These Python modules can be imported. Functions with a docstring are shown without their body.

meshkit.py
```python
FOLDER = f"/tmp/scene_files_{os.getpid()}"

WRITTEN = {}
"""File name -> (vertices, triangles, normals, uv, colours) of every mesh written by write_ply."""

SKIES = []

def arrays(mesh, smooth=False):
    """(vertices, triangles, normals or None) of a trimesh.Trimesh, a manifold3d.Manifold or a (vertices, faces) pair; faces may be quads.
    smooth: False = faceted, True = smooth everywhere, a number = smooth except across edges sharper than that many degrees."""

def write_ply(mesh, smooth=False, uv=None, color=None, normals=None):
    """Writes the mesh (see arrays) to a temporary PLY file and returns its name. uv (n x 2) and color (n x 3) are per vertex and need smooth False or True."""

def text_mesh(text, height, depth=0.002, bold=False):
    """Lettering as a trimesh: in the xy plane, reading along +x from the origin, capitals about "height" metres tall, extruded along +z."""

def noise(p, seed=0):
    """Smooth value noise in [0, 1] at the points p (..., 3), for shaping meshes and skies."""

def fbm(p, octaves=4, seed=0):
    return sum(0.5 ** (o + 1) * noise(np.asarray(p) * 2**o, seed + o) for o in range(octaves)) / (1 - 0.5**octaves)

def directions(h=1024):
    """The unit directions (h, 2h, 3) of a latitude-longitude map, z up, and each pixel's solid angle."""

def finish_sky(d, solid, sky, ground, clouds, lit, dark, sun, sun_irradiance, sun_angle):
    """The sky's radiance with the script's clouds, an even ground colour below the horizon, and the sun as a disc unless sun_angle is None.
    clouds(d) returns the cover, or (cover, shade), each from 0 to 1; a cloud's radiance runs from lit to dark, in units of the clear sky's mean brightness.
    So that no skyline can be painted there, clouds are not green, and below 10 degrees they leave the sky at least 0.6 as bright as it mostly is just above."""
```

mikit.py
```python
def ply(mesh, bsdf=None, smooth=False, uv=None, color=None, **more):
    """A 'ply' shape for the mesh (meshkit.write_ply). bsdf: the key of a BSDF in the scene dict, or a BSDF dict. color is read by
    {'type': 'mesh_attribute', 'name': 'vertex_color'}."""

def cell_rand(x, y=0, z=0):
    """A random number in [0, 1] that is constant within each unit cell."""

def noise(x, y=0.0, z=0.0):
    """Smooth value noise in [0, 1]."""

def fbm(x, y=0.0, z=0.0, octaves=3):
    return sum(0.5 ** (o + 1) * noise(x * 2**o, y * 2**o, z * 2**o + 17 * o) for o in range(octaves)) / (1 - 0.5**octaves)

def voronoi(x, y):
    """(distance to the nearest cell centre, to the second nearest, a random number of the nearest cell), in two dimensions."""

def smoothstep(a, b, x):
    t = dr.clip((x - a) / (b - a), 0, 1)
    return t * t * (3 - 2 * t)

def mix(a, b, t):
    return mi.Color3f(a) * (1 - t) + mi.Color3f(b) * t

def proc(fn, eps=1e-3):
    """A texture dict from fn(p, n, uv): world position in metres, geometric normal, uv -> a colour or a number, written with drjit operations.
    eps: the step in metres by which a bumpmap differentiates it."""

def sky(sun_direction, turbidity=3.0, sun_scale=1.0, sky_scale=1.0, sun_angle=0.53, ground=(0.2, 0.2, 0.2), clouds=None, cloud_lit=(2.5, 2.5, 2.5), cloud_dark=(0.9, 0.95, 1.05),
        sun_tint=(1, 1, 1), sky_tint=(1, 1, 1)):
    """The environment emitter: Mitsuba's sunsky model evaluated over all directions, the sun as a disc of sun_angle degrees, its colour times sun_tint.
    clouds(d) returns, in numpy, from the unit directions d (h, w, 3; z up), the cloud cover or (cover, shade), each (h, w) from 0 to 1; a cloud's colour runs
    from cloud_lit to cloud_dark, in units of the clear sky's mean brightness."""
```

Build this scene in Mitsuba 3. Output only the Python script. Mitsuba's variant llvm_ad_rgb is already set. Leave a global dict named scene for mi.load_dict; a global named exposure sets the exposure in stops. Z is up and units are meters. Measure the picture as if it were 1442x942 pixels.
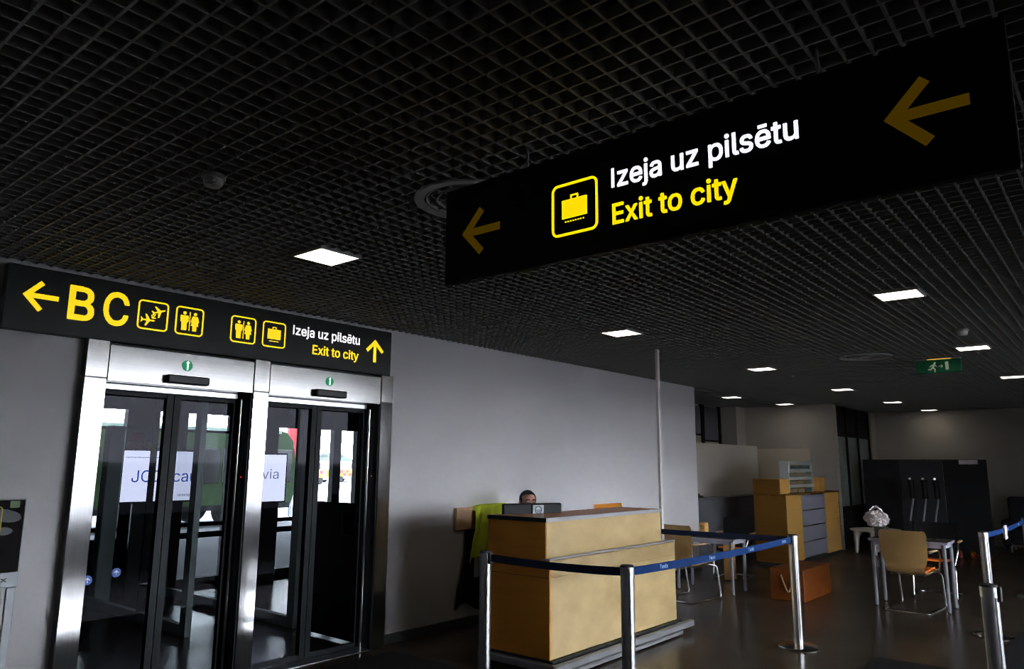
import math, random
import numpy as np, trimesh, mitsuba as mi, drjit as dr
import manifold3d as m3
import shapely.geometry as sg, shapely.affinity as sa
from shapely.ops import unary_union
import mikit, meshkit
from mikit import noise, fbm, smoothstep, mix

T = mi.ScalarTransform4f
scene, labels, place, proto = {}, {}, {}, {}
rng = np.random.default_rng(7)
random.seed(7)

# ------------------------------------------------------------------ camera, sky, exposure
F, YAW, PIT, ROL, H = 1033.3, math.radians(39.819), math.radians(10.085), math.radians(0.428), 1.56
fwd = np.array([math.cos(PIT) * math.cos(YAW), math.cos(PIT) * math.sin(YAW), math.sin(PIT)])
rgt = np.cross(fwd, [0, 0, 1.0]); rgt /= np.linalg.norm(rgt)
upv = np.cross(rgt, fwd)
upv = np.cross(rgt * math.cos(ROL) + upv * math.sin(ROL), fwd)
scene['camera'] = {'type': 'perspective', 'fov': 2 * math.degrees(math.atan(721 / F)), 'fov_axis': 'x', 'near_clip': 0.05, 'far_clip': 2000.0,
                   'to_world': T().look_at(origin=[0, 0, H], target=[float(a) for a in np.array([0, 0, H]) + fwd], up=[float(a) for a in upv])}
exposure = 0.0


def clouds(d):
    v = 0.5 + 0.25 * np.sin(d[..., 0] * 5 + 2 * d[..., 1]) * np.sin(d[..., 1] * 6 - d[..., 2] * 4)
    return np.ones(d.shape[:2]), 0.3 * v


scene['sky'] = mikit.sky((0.3, -0.6, 0.75), turbidity=4.0, sun_scale=0.0, sky_scale=105.0, ground=(0.25, 0.25, 0.25), clouds=clouds,
                         cloud_lit=(1.85, 1.93, 2.12), cloud_dark=(1.27, 1.35, 1.5))
LAMP = (6.0, 5.3, 4.3)          # radiance of the ceiling lamps

# ------------------------------------------------------------------ materials


def mat(name, color, rough=0.5, two=True, spec=0.5, **k):
    col = mikit.proc(color) if callable(color) else {'type': 'rgb', 'value': list(color)}
    b = {'type': 'principled', 'base_color': col, 'roughness': rough, 'specular': spec, **k}
    scene['mat_' + name] = {'type': 'twosided', 'bsdf': b} if two else b


def grain(c0, c1, sx, sy, sz, blotch=3.0):
    def fn(p, n, uv):
        a = fbm(p.x * sx, p.y * sy, p.z * sz, 3)
        b = fbm(p.x * blotch + 5.0, p.y * blotch, p.z * blotch * 1.3, 3)
        return mix(c0, c1, dr.clip(0.55 * a + 0.9 * (b - 0.5) + 0.2, 0, 1))
    return fn


mat('wall', lambda p, n, uv: mix((0.75, 0.755, 0.765), (0.80, 0.80, 0.81), fbm(p.x * 0.8, p.y * 0.8, p.z * 0.8, 3)), 0.75, spec=0.25)
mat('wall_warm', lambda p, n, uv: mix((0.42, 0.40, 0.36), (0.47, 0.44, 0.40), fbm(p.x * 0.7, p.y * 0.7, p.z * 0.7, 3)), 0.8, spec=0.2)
mat('floor', lambda p, n, uv: mix((0.026, 0.020, 0.014), (0.050, 0.038, 0.027), fbm(p.x * 1.6, p.y * 1.6, 0.0, 4)), 0.21, spec=0.22)
mat('slab', (0.012, 0.012, 0.012), 0.95, spec=0.0)
mat('slat', (0.195, 0.204, 0.190), 0.55, spec=0.4)
mat('black', (0.012, 0.012, 0.012), 0.5)
mat('near_black', (0.004, 0.004, 0.004), 0.6, spec=0.1)
mat('sign_face', (0.018, 0.021, 0.019), 0.55, spec=0.3)
mat('rubber', (0.02, 0.02, 0.021), 0.6)
mat('frame_dark', (0.012, 0.015, 0.017), 0.5, spec=0.15)
mat('dolly_steel', (0.19, 0.195, 0.20), 0.35, spec=0.5)
mat('trim_steel', (0.46, 0.46, 0.455), 0.35, spec=0.6)
mat('screen_back', (0.012, 0.014, 0.015), 0.6, spec=0.2)
mat('steel', lambda p, n, uv: mix((0.48, 0.48, 0.485), (0.58, 0.58, 0.58), noise(p.x * 260, p.y * 260, p.z * 2.0)), 0.11, metallic=1.0)
mat('steel_v', lambda p, n, uv: mix((0.28, 0.28, 0.275), (0.37, 0.365, 0.355), noise(p.x * 3, p.y * 3, p.z * 260.0)), 0.19, metallic=1.0)
mat('alu', (0.62, 0.63, 0.65), 0.34, metallic=1.0)
mat('scooter_silver', (0.10, 0.11, 0.125), 0.5)
mat('alu_dull', (0.42, 0.43, 0.45), 0.45, metallic=0.8)
mat('leg_grey', (0.13, 0.135, 0.155), 0.5, spec=0.3)
mat('chrome', (0.80, 0.80, 0.82), 0.10, metallic=1.0)
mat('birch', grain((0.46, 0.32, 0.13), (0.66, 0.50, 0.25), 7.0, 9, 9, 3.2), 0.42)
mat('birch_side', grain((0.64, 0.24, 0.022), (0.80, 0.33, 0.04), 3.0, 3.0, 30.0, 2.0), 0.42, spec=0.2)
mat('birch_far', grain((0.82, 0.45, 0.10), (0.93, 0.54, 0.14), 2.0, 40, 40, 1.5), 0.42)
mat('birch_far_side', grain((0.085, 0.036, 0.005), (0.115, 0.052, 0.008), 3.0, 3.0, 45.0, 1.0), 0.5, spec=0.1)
mat('counter_top', (0.46, 0.20, 0.08), 0.28, spec=0.3)
mat('rail_wood', grain((0.66, 0.42, 0.24), (0.80, 0.55, 0.34), 3.0, 9, 30, 3.2), 0.45, spec=0.3)
mat('neck_grey', (0.30, 0.33, 0.35), 0.5)
mat('ply_shell', grain((0.26, 0.155, 0.055), (0.34, 0.21, 0.08), 8, 40, 2, 2.0), 0.4, spec=0.2)
mat('orange', (0.68, 0.16, 0.025), 0.85, spec=0.1)
mat('edge_wood', (0.62, 0.44, 0.24), 0.5)
mat('grey_panel', (0.37, 0.38, 0.46), 0.5)
mat('grey_dark', (0.075, 0.08, 0.09), 0.6)
mat('blue_belt', (0.008, 0.030, 0.105), 0.8, spec=0.08)
mat('navy_belt', (0.010, 0.018, 0.05), 0.7, spec=0.2)
mat('belt_print', (0.36, 0.48, 0.66), 0.8, spec=0.1)
mat('white', (0.72, 0.72, 0.72), 0.5)
mat('paper', (0.72, 0.70, 0.76), 0.8, spec=0.1)
mat('board_cream', (0.66, 0.60, 0.50), 0.7, spec=0.2)
mat('offwhite', (0.56, 0.54, 0.49), 0.7, spec=0.2)
mat('pole_white', (0.85, 0.84, 0.83), 0.45)
mat('plastic_grey', (0.40, 0.41, 0.40), 0.5)
mat('vest', (0.72, 0.84, 0.06), 0.8, spec=0.1)
mat('vest_tape', (0.45, 0.47, 0.45), 0.5)
mat('coat', (0.012, 0.012, 0.014), 0.9, spec=0.1)
mat('skin', lambda p, n, uv: mix((0.52, 0.27, 0.20), (0.60, 0.33, 0.25), noise(p.x * 30, p.y * 30, p.z * 30)), 0.5, spec=0.3)
mat('hair', (0.012, 0.010, 0.010), 0.7, spec=0.2)
mat('eye', (0.7, 0.7, 0.68), 0.3)
mat('lips', (0.42, 0.16, 0.13), 0.5)
mat('shirt', (0.03, 0.035, 0.05), 0.9, spec=0.1)
mat('trousers', (0.02, 0.02, 0.024), 0.9, spec=0.1)
mat('box_wood', grain((0.07, 0.017, 0.002), (0.125, 0.034, 0.005), 30, 30, 3, 4.0), 0.5, spec=0.15)
mat('rope', (0.42, 0.33, 0.23), 0.9, spec=0.05)
mat('bag', (0.68, 0.64, 0.62), 0.35)
mat('partition', (0.008, 0.0085, 0.009), 0.8, spec=0.1)
mat('partition_mid', (0.014, 0.015, 0.016), 0.7, spec=0.15)
mat('frosted', lambda p, n, uv: mix((0.13, 0.17, 0.16), (0.22, 0.27, 0.25), smoothstep(0.3, 0.8, fbm(p.x * 1.5, p.y, p.z * 1.1, 3))), 0.2)
mat('glass_top', (0.62, 0.66, 0.63), 0.15)
mat('leaflet_brown', (0.16, 0.11, 0.06), 0.6)
mat('leaflet_green', (0.10, 0.11, 0.06), 0.6)
mat('leaflet_dark', (0.04, 0.055, 0.045), 0.6)
mat('green_sign', (0.0, 0.115, 0.04), 0.5)
mat('pict_white', (0.55, 0.62, 0.5), 0.6)
mat('blue_dot', (0.02, 0.09, 0.36), 0.5)
mat('red', (0.55, 0.05, 0.06), 0.6)
mat('shoe_red', (0.16, 0.035, 0.03), 0.7, spec=0.1)
mat('salmon', (0.62, 0.22, 0.14), 0.6)
mat('yellow', (0.75, 0.52, 0.02), 0.6)
mat('lime', (0.5, 0.6, 0.12), 0.6)
mat('poster_black', (0.010, 0.009, 0.009), 0.7, spec=0.05)
mat('poster_grey', (0.12, 0.13, 0.13), 0.7, spec=0.05)
mat('poster_green', (0.05, 0.10, 0.02), 0.5)
mat('poster_gold', (0.38, 0.27, 0.01), 0.5)
mat('stand_white', (0.52, 0.56, 0.60), 0.5)
mat('bus_green', (0.038, 0.092, 0.024), 0.4, spec=0.3)
mat('bus_dark', (0.008, 0.009, 0.010), 0.15)
mat('bus_roof', (0.40, 0.55, 0.45), 0.5)
mat('tyre', (0.015, 0.015, 0.015), 0.8)
mat('van_white', (0.75, 0.75, 0.76), 0.4)
mat('tarmac', lambda p, n, uv: mix((0.20, 0.20, 0.215), (0.26, 0.26, 0.27), fbm(p.x * 0.5, p.y * 0.5, 0.0, 4)), 0.85, spec=0.2)
mat('asphalt', (0.045, 0.045, 0.047), 0.9, spec=0.1)
mat('pillar_pale', (0.36, 0.42, 0.40), 0.4)
mat('hall_wall', (0.10, 0.095, 0.11), 0.8, spec=0.1)
mat('hall_ceiling', (0.045, 0.045, 0.06), 0.8, spec=0.1)
mat('leaf', (0.13, 0.15, 0.14), 0.9, spec=0.05)  # tree foliage, with distance haze mixed into the grey-green
mat('bark', (0.05, 0.04, 0.03), 0.9, spec=0.05)
mat('mat_dark', lambda p, n, uv: mix((0.010, 0.010, 0.010), (0.02, 0.02, 0.02), noise(p.x * 150, p.y * 150)), 0.95, spec=0.05)
mat('emit_base', (0.02, 0.02, 0.02), 0.6)
scene['mat_glass'] = {'type': 'thindielectric', 'int_ior': 1.5, 'specular_reflectance': {'type': 'rgb', 'value': [0.035, 0.035, 0.04]}, 'specular_transmittance': {'type': 'rgb', 'value': [0.82, 0.85, 0.86]}}
scene['mat_tint'] = {'type': 'thindielectric', 'int_ior': 1.5, 'specular_reflectance': {'type': 'rgb', 'value': [0.035, 0.035, 0.04]}, 'specular_transmittance': {'type': 'rgb', 'value': [0.55, 0.58, 0.60]}}

# ------------------------------------------------------------------ helpers


def numbered(k):
    if k not in scene and k not in labels and k not in place:
        return k
    i = 1
    while f'{k}_{i:03d}' in scene or f'{k}_{i:03d}' in labels or f'{k}_{i:03d}' in place:
        i += 1
    return f'{k}_{i:03d}'


def tag(key, label=None, cat=None, group=None, kind=None):
    d = labels.setdefault(key, {})
    for a, b in (('label', label), ('category', cat), ('group', group), ('kind', kind)):
        if b:
            d[a] = b


def RT(x=0, y=0, z=0, rz=0, s=1):
    return T().translate([float(x), float(y), float(z)]).rotate([0, 0, 1], float(rz)).scale(float(s))


def thing(name, label, cat, at=None, group=None, kind=None):
    k = numbered(name)
    place[k] = at
    tag(k, label, cat, group, kind)
    return k


def put(key, mesh, m, smooth=False, emit=None, at=None):
    d = mesh if isinstance(mesh, dict) else mikit.ply(mesh, 'mat_' + m, smooth=smooth)
    if emit is not None:
        d = {**d, 'emitter': {'type': 'area', 'radiance': {'type': 'rgb', 'value': [float(e) for e in emit]}}}
    if at is not None:
        d = {**d, 'to_world': at}
    scene[key] = d
    return key


def part(parent, name, mesh, m='black', smooth=False, emit=None, label=None, kind=None):
    k = numbered(parent + '__' + name)
    root = parent.split('__')[0]
    put(k, mesh, m, smooth, emit, place.get(root))
    if label or kind:
        tag(k, label, kind=kind)
    return k


def single(name, mesh, m, label, cat, smooth=False, group=None, emit=None, at=None, kind=None):
    k = numbered(name)
    place[k] = at
    put(k, mesh, m, smooth, emit, at)
    tag(k, label, cat, group, kind)
    return k


def struct(name, mesh, m, smooth=False):
    k = numbered(name)
    place[k] = None
    put(k, mesh, m, smooth)
    labels[k] = {'kind': 'structure'}
    return k


def dup(root, at, label, group=None):
    k = numbered(root)
    place[k] = at
    for q in [q for q in scene if q.startswith(root + '__')]:
        scene[k + q[len(root):]] = {**scene[q], 'to_world': at}
        if q in labels:
            labels[k + q[len(root):]] = dict(labels[q])
    tag(k, label, labels[root]['category'], group or labels[root].get('group'))
    return k


def cat_(*ms):
    return trimesh.util.concatenate([x for m in ms for x in (m if isinstance(m, (list, tuple)) else [m])])


def bx(x0, x1, y0, y1, z0, z1):
    m = trimesh.creation.box((abs(x1 - x0), abs(y1 - y0), abs(z1 - z0)))
    m.apply_translation(((x0 + x1) / 2, (y0 + y1) / 2, (z0 + z1) / 2))
    return m


def cbx(x0, x1, y0, y1, z0, z1, c=0.004):
    """a box with chamfered edges"""
    e = np.array([abs(x1 - x0), abs(y1 - y0), abs(z1 - z0)]) / 2
    c = min(c, e.min() * 0.9)
    pts = [[s[0] * (e[0] - (c if k != 0 else 0)), s[1] * (e[1] - (c if k != 1 else 0)), s[2] * (e[2] - (c if k != 2 else 0))]
           for s in [(a, b, d) for a in (-1, 1) for b in (-1, 1) for d in (-1, 1)] for k in range(3)]
    m = trimesh.convex.convex_hull(np.array(pts))
    m.apply_translation(((x0 + x1) / 2, (y0 + y1) / 2, (z0 + z1) / 2))
    return m


def pane(x0, x1, y0, y1, z0, z1):
    """one upright sheet of glass, in the plane y = y0 or x = x0"""
    a, b = ((x0, y0), (x1, y0)) if y0 == y1 else ((x0, y0), (x0, y1))
    return trimesh.Trimesh([[*a, z0], [*b, z0], [*b, z1], [*a, z1]], [[0, 1, 2], [0, 2, 3]], process=False)


def tube(pts, r, sides=10, bend=0.0, closed=False):
    """a round bar along a polyline, with its corners bent to radius `bend`"""
    P = [np.array(p, float) for p in pts]
    if bend > 0:
        Q = [P[0]]
        for a, b, c in zip(P, P[1:], P[2:]):
            u, v = a - b, c - b
            lu, lv = np.linalg.norm(u), np.linalg.norm(v)
            k = min(bend, lu * 0.49, lv * 0.49)
            s, e = b + u / lu * k, b + v / lv * k
            Q += [(1 - t) ** 2 * s + 2 * t * (1 - t) * b + t * t * e for t in np.linspace(0, 1, 6)]
        P = Q + [P[-1]]
    P = np.array(P)
    R = np.broadcast_to(r, (len(P),))
    t = np.gradient(P, axis=0)
    t /= np.linalg.norm(t, axis=1, keepdims=True) + 1e-12
    a = np.cross(t[0], [0, 0, 1.0] if abs(t[0][2]) < 0.9 else [1.0, 0, 0])
    V = []
    for i in range(len(P)):
        a = a - t[i] * (a @ t[i]); a /= np.linalg.norm(a)
        b = np.cross(t[i], a)
        ang = np.arange(sides) * 2 * np.pi / sides
        V.append(P[i] + R[i] * (np.cos(ang)[:, None] * a + np.sin(ang)[:, None] * b))
    V = np.vstack(V + [P[:1], P[-1:]])
    n = len(P) * sides
    Fc = []
    for i in range(len(P) - 1):
        for j in range(sides):
            q = (i * sides + j, i * sides + (j + 1) % sides, (i + 1) * sides + (j + 1) % sides, (i + 1) * sides + j)
            Fc += [[q[0], q[2], q[1]], [q[0], q[3], q[2]]]
    for j in range(sides):
        Fc += [[n, j, (j + 1) % sides], [n + 1, n - sides + (j + 1) % sides, n - sides + j]]
    m = trimesh.Trimesh(V, np.array(Fc), process=False)
    m.fix_normals()
    return m


def lathe(profile, sides=40):
    return trimesh.creation.revolve(np.array(profile, float), sections=sides)


def extr(poly, h):
    """extrude a shapely polygon (or multipolygon) along +z"""
    ps = [poly] if poly.geom_type == 'Polygon' else [g for g in poly.geoms if g.geom_type == 'Polygon']
    return cat_([trimesh.creation.extrude_polygon(p, h) for p in ps if p.area > 1e-9])


def basis(m, o, u, v):
    """map local x, y, z onto u, v and u x v at origin o"""
    u, v = np.array(u, float), np.array(v, float)
    M = np.eye(4)
    M[:3, 0], M[:3, 1], M[:3, 2], M[:3, 3] = u, v, np.cross(u, v), o
    m = m.copy()
    m.apply_transform(M)
    return m


def sheet(P, th):
    """a closed cloth from a grid of points P (a, b, 3)"""
    a, b, _ = P.shape
    du, dv = np.gradient(P, axis=0), np.gradient(P, axis=1)
    n = np.cross(du, dv); n /= np.linalg.norm(n, axis=2, keepdims=True) + 1e-12
    V = np.vstack([(P + n * th / 2).reshape(-1, 3), (P - n * th / 2).reshape(-1, 3)])
    idx = np.arange(a * b).reshape(a, b); N = a * b
    Q = []
    for i in range(a - 1):
        for j in range(b - 1):
            p, q, r, s = idx[i, j], idx[i + 1, j], idx[i + 1, j + 1], idx[i, j + 1]
            Q += [[p, q, r], [p, r, s], [p + N, r + N, q + N], [p + N, s + N, r + N]]
    ring = list(idx[:, 0]) + list(idx[-1, 1:]) + list(idx[::-1, -1][1:]) + list(idx[0, ::-1][1:])
    for p, q in zip(ring, ring[1:]):
        Q += [[p, q + N, q], [p, p + N, q + N]]
    m = trimesh.Trimesh(V, np.array(Q), process=False)
    m.fix_normals()
    return m


def hulls(bones, edge=0.02, it=10):
    """one smooth body from bones ((point, radius), (point, radius))"""
    out = m3.Manifold()
    for bone in bones:
        sp = []
        for p, r in bone:
            r3 = np.broadcast_to(r, (3,)).astype(float)
            s = m3.Manifold.sphere(1.0, 20).scale([float(x) for x in r3]).translate([float(x) for x in p])
            sp.append(s)
        out = out + m3.Manifold.batch_hull(sp)
    out = out.refine_to_length(edge)
    q = out.to_mesh()
    m = trimesh.Trimesh(q.vert_properties[:, :3], q.tri_verts, process=True)
    trimesh.smoothing.filter_taubin(m, iterations=it)
    return m


# ------------------------------------------------------------------ the setting
ZC, YW = 2.79, 5.20
XF = 18.3                       # far wall
ROOF = 3.35
FY0 = -2.85
struct('floor', bx(-3, XF, FY0, 9.5, -0.12, 0.0), 'floor')
struct('ground_apron', bx(-260, 320, 4.0, 320, -0.30, -0.14), 'tarmac')
struct('ground_road', bx(-260, 320, -320, 4.0, -0.30, -0.145), 'asphalt')
# wall with the two automatic gates (opening X 1.86..4.455, up to the top of the frame)
struct('wall_gate', cat_(bx(-3, 1.86, YW, YW + 0.15, 0, ROOF), bx(4.455, 10.75, YW, YW + 0.15, 0, ROOF), bx(1.86, 4.455, YW, YW + 0.15, 2.35, ROOF)), 'wall')
struct('baseboard_gate', bx(4.47, 10.75, YW - 0.015, YW, 0, 0.085), 'black')
struct('wall_left', bx(-3.15, -3, FY0, YW, 0, ROOF), 'wall')
struct('wall_far', bx(XF, XF + 0.15, FY0, 4.42, 0, ROOF), 'wall_warm')
struct('wall_counter', bx(15.2, 15.35, 4.42, 6.75, 0, ROOF), 'wall_warm')
struct('wall_alcove_back', bx(10.6, 15.35, 6.6, 6.75, 0, ROOF), 'wall_warm')
struct('wall_alcove_side', bx(10.6, 10.75, YW + 0.15, 6.6, 0, ROOF), 'wall_warm')
struct('wall_glass_strip', cat_(bx(15.35, 15.40, 4.42, 4.50, 0, ROOF), bx(17.9, XF + 0.15, 4.42, 4.50, 0, ROOF), bx(15.35, XF + 0.15, 4.55, 4.65, 0, ROOF)), 'wall_warm')
struct('baseboard_counter', bx(15.18, 15.2, 4.42, 6.1, 0, 0.09), 'black')
# window front behind the camera: the daylight of the hall, under an added, unseen canopy
FX0, FX1, FY, FT = 3.6, 10.4, -2.7, 2.74
struct('wall_window', cat_(bx(-3, FX0, FY - 0.15, FY, 0, ROOF), bx(FX1, XF, FY - 0.15, FY, 0, ROOF), bx(FX0, FX1, FY - 0.15, FY, FT, ROOF), ), 'wall')
struct('trim_window_sill', bx(FX0, FX1, FY - 0.12, FY, 0, 0.68), 'frame_dark')
struct('window_1', cat_([bx(x - 0.03, x + 0.03, FY - 0.10, FY - 0.02, 0.68, FT) for x in np.linspace(FX0, FX1, 6)]), 'frame_dark')
struct('trim_added_canopy_2', bx(-3, XF, FY - 3.6, FY - 0.15, 2.98, 3.18), 'slab')  # unseen canopy, added to dim daylight on ground, floor and upper wall
struct('trim_added_canopy', bx(-3, XF, 9.55, 18.2, 3.05, 3.25), 'slab')  # unseen canopy, added to keep sky light off the bus side
# roof slab over everything, dark void above the cell grid
struct('ceiling', bx(-3.15, XF + 0.15, FY0, 9.55, ROOF, ROOF + 0.2), 'slab')
PX, PY, SW, SH = 0.080, 0.0765, 0.009, 0.042
long_x = mikit.ply(bx(-0.2, 10.75, -SW / 2, SW / 2, ZC, ZC + SH), 'mat_slat')
long_x2 = mikit.ply(bx(-0.2, XF, -SW / 2, SW / 2, ZC, ZC + SH), 'mat_slat')
alc_x = bx(10.75, 15.2, -SW / 2, SW / 2, ZC, ZC + SH)
yline = mikit.ply(bx(-SW / 2, SW / 2, -0.3, YW, ZC, ZC + SH), 'mat_slat')
ys = [1.384 + k * PY for k in range(-20, 50) if -0.2 < 1.384 + k * PY < YW - 0.01]
xs = [1.286 + k * PX for k in range(-14, 214) if 0.15 < 1.286 + k * PX < XF - 0.05]
for y in ys:
    part('ceiling', 'slat', {**(long_x2 if y < 4.4 else long_x), 'to_world': RT(0, y)})
    scene[list(scene)[-1]]['to_world'] = RT(0, y)
nx = 0
rest = []
for x in xs:
    if nx < 300 - len(ys):
        k = part('ceiling', 'slat', yline)
        scene[k] = {**yline, 'to_world': RT(x)}
        nx += 1
    else:
        rest.append(bx(x - SW / 2, x + SW / 2, -0.3, YW, ZC, ZC + SH))
for k in range(120):
    y = YW + 0.15 + k * PY
    if y < 6.6:
        m = alc_x.copy(); m.apply_translation((0, y, 0)); rest.append(m)
rest += [bx(x - SW / 2, x + SW / 2, YW + 0.15, 6.6, ZC, ZC + SH) for x in np.arange(10.8, 15.2, PX)]
rest += [bx(-0.2, XF, y - SW / 2, y + SW / 2, ZC, ZC + SH) for y in np.arange(-2.6, -0.3, PY * 2)]
rest += [bx(x - SW / 2, x + SW / 2, -2.69, -0.3, ZC, ZC + SH) for x in np.arange(-0.2, XF, PX * 2)]
part('ceiling', 'slat_field', cat_(rest), 'slat', kind='stuff')
part('ceiling', 'runner', bx(0.2, 2.35, 4.424, 4.436, ZC - 0.004, ZC + SH), 'slat')

# ------------------------------------------------------------------ ceiling lamps
def make_lamp():
    k = thing('ceiling_lamp', 'x', 'ceiling light', None, 'square ceiling lamps')
    L = 0.135
    part(k, 'panel', bx(-L, L, -L, L, -0.010, -0.004), 'white', emit=LAMP)
    fr = extr(sg.box(-L - 0.012, -L - 0.012, L + 0.012, L + 0.012).difference(sg.box(-L, -L, L, L)), 0.052)
    fr.apply_translation((0, 0, -0.012))
    part(k, 'frame', fr, 'plastic_grey')
    part(k, 'housing', bx(-L, L, -L, L, -0.003, 0.05), 'black')
    return k


LP = [(2.556, 3.585, 'lit square ceiling lamp above the sign with the letters B and C'), (5.846, 3.541, 'lit square ceiling lamp above the birch desk, left of the white pole top'),
      (5.724, 1.155, 'lit square ceiling lamp under the big hanging sign, largest on the right'),
      (8.778, 1.13, 'lit square ceiling lamp right of the green exit sign, below the smoke detector'),
      (9.144, 3.483, 'lit square ceiling lamp just right of the white pole top, before the wall end'),
      (11.921, 1.104, 'lit square ceiling lamp at the right edge of the photo beyond the exit sign'),
      (12.344, 3.423, 'lit square ceiling lamp below the round vent left of the exit sign'),
      (12.624, 5.391, 'lit square ceiling lamp over the grey counter, nearest the wall end'),
      (14.62, 5.15, 'small lit square ceiling lamp over the far birch counter, second from the wall end'),
      (15.313, 3.359, 'small lit square ceiling lamp above the narrow glass strip, straight below the exit sign'),
      (17.811, 3.214, 'smallest, farthest lit square ceiling lamp, above the black partition')]
l0 = make_lamp()
for i, (x, y, lab) in enumerate(LP):
    if i == 0:
        for q in [q for q in scene if q.startswith(l0 + '__')]:
            scene[q] = {**scene[q], 'to_world': RT(x, y, ZC)}
        labels[l0]['label'] = lab
    else:
        dup(l0, RT(x, y, ZC), lab)


def detector(at, lab):
    k = thing('smoke_detector', lab, 'smoke detector', at, 'smoke detectors on the cell ceiling')
    part(k, 'base', lathe([(0, 0), (0.05, 0), (0.052, -0.012), (0.048, -0.018), (0, -0.018)], 28), 'plastic_grey', 30)
    part(k, 'head', lathe([(0, -0.018), (0.042, -0.018), (0.040, -0.040), (0.030, -0.052), (0, -0.054)], 28), 'white', 30)


detector(RT(1.487, 2.935, ZC), 'pale round smoke detector on the dark ceiling above the left gate sign')
detector(RT(7.577, 1.043, ZC), 'pale round smoke detector above the lamp right of the exit sign')


def vent(at, lab, r):
    k = thing('ceiling_vent', lab, 'ceiling vent', at, 'round air diffusers in the ceiling')
    def ring(a, b, z0, z1):
        return lathe([(b, z0), (a, z1), (a - 0.006, z1 + 0.002), (b - 0.006, z0 + 0.006), (b, z0)], 56)
    part(k, 'outer_ring', lathe([(r - 0.045, 0.0), (r, -0.004), (r + 0.004, 0.004), (r - 0.04, 0.05), (r - 0.045, 0.0)], 56), 'plastic_grey', 30)
    for i, q in enumerate((0.80, 0.62, 0.44)):
        part(k, 'cone', ring(r * q, r * (q - 0.13), 0.05, 0.002), 'plastic_grey', 30)
    part(k, 'core', lathe([(0, 0.0), (r * 0.26, 0.002), (r * 0.2, 0.02), (0, 0.02)], 40), 'plastic_grey', 30)
    part(k, 'duct', lathe([(r * 0.92, 0.052), (r * 0.92, 0.20), (0, 0.20), (0, 0.19), (r * 0.90, 0.19), (r * 0.90, 0.052)], 40), 'black', 30)


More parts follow.
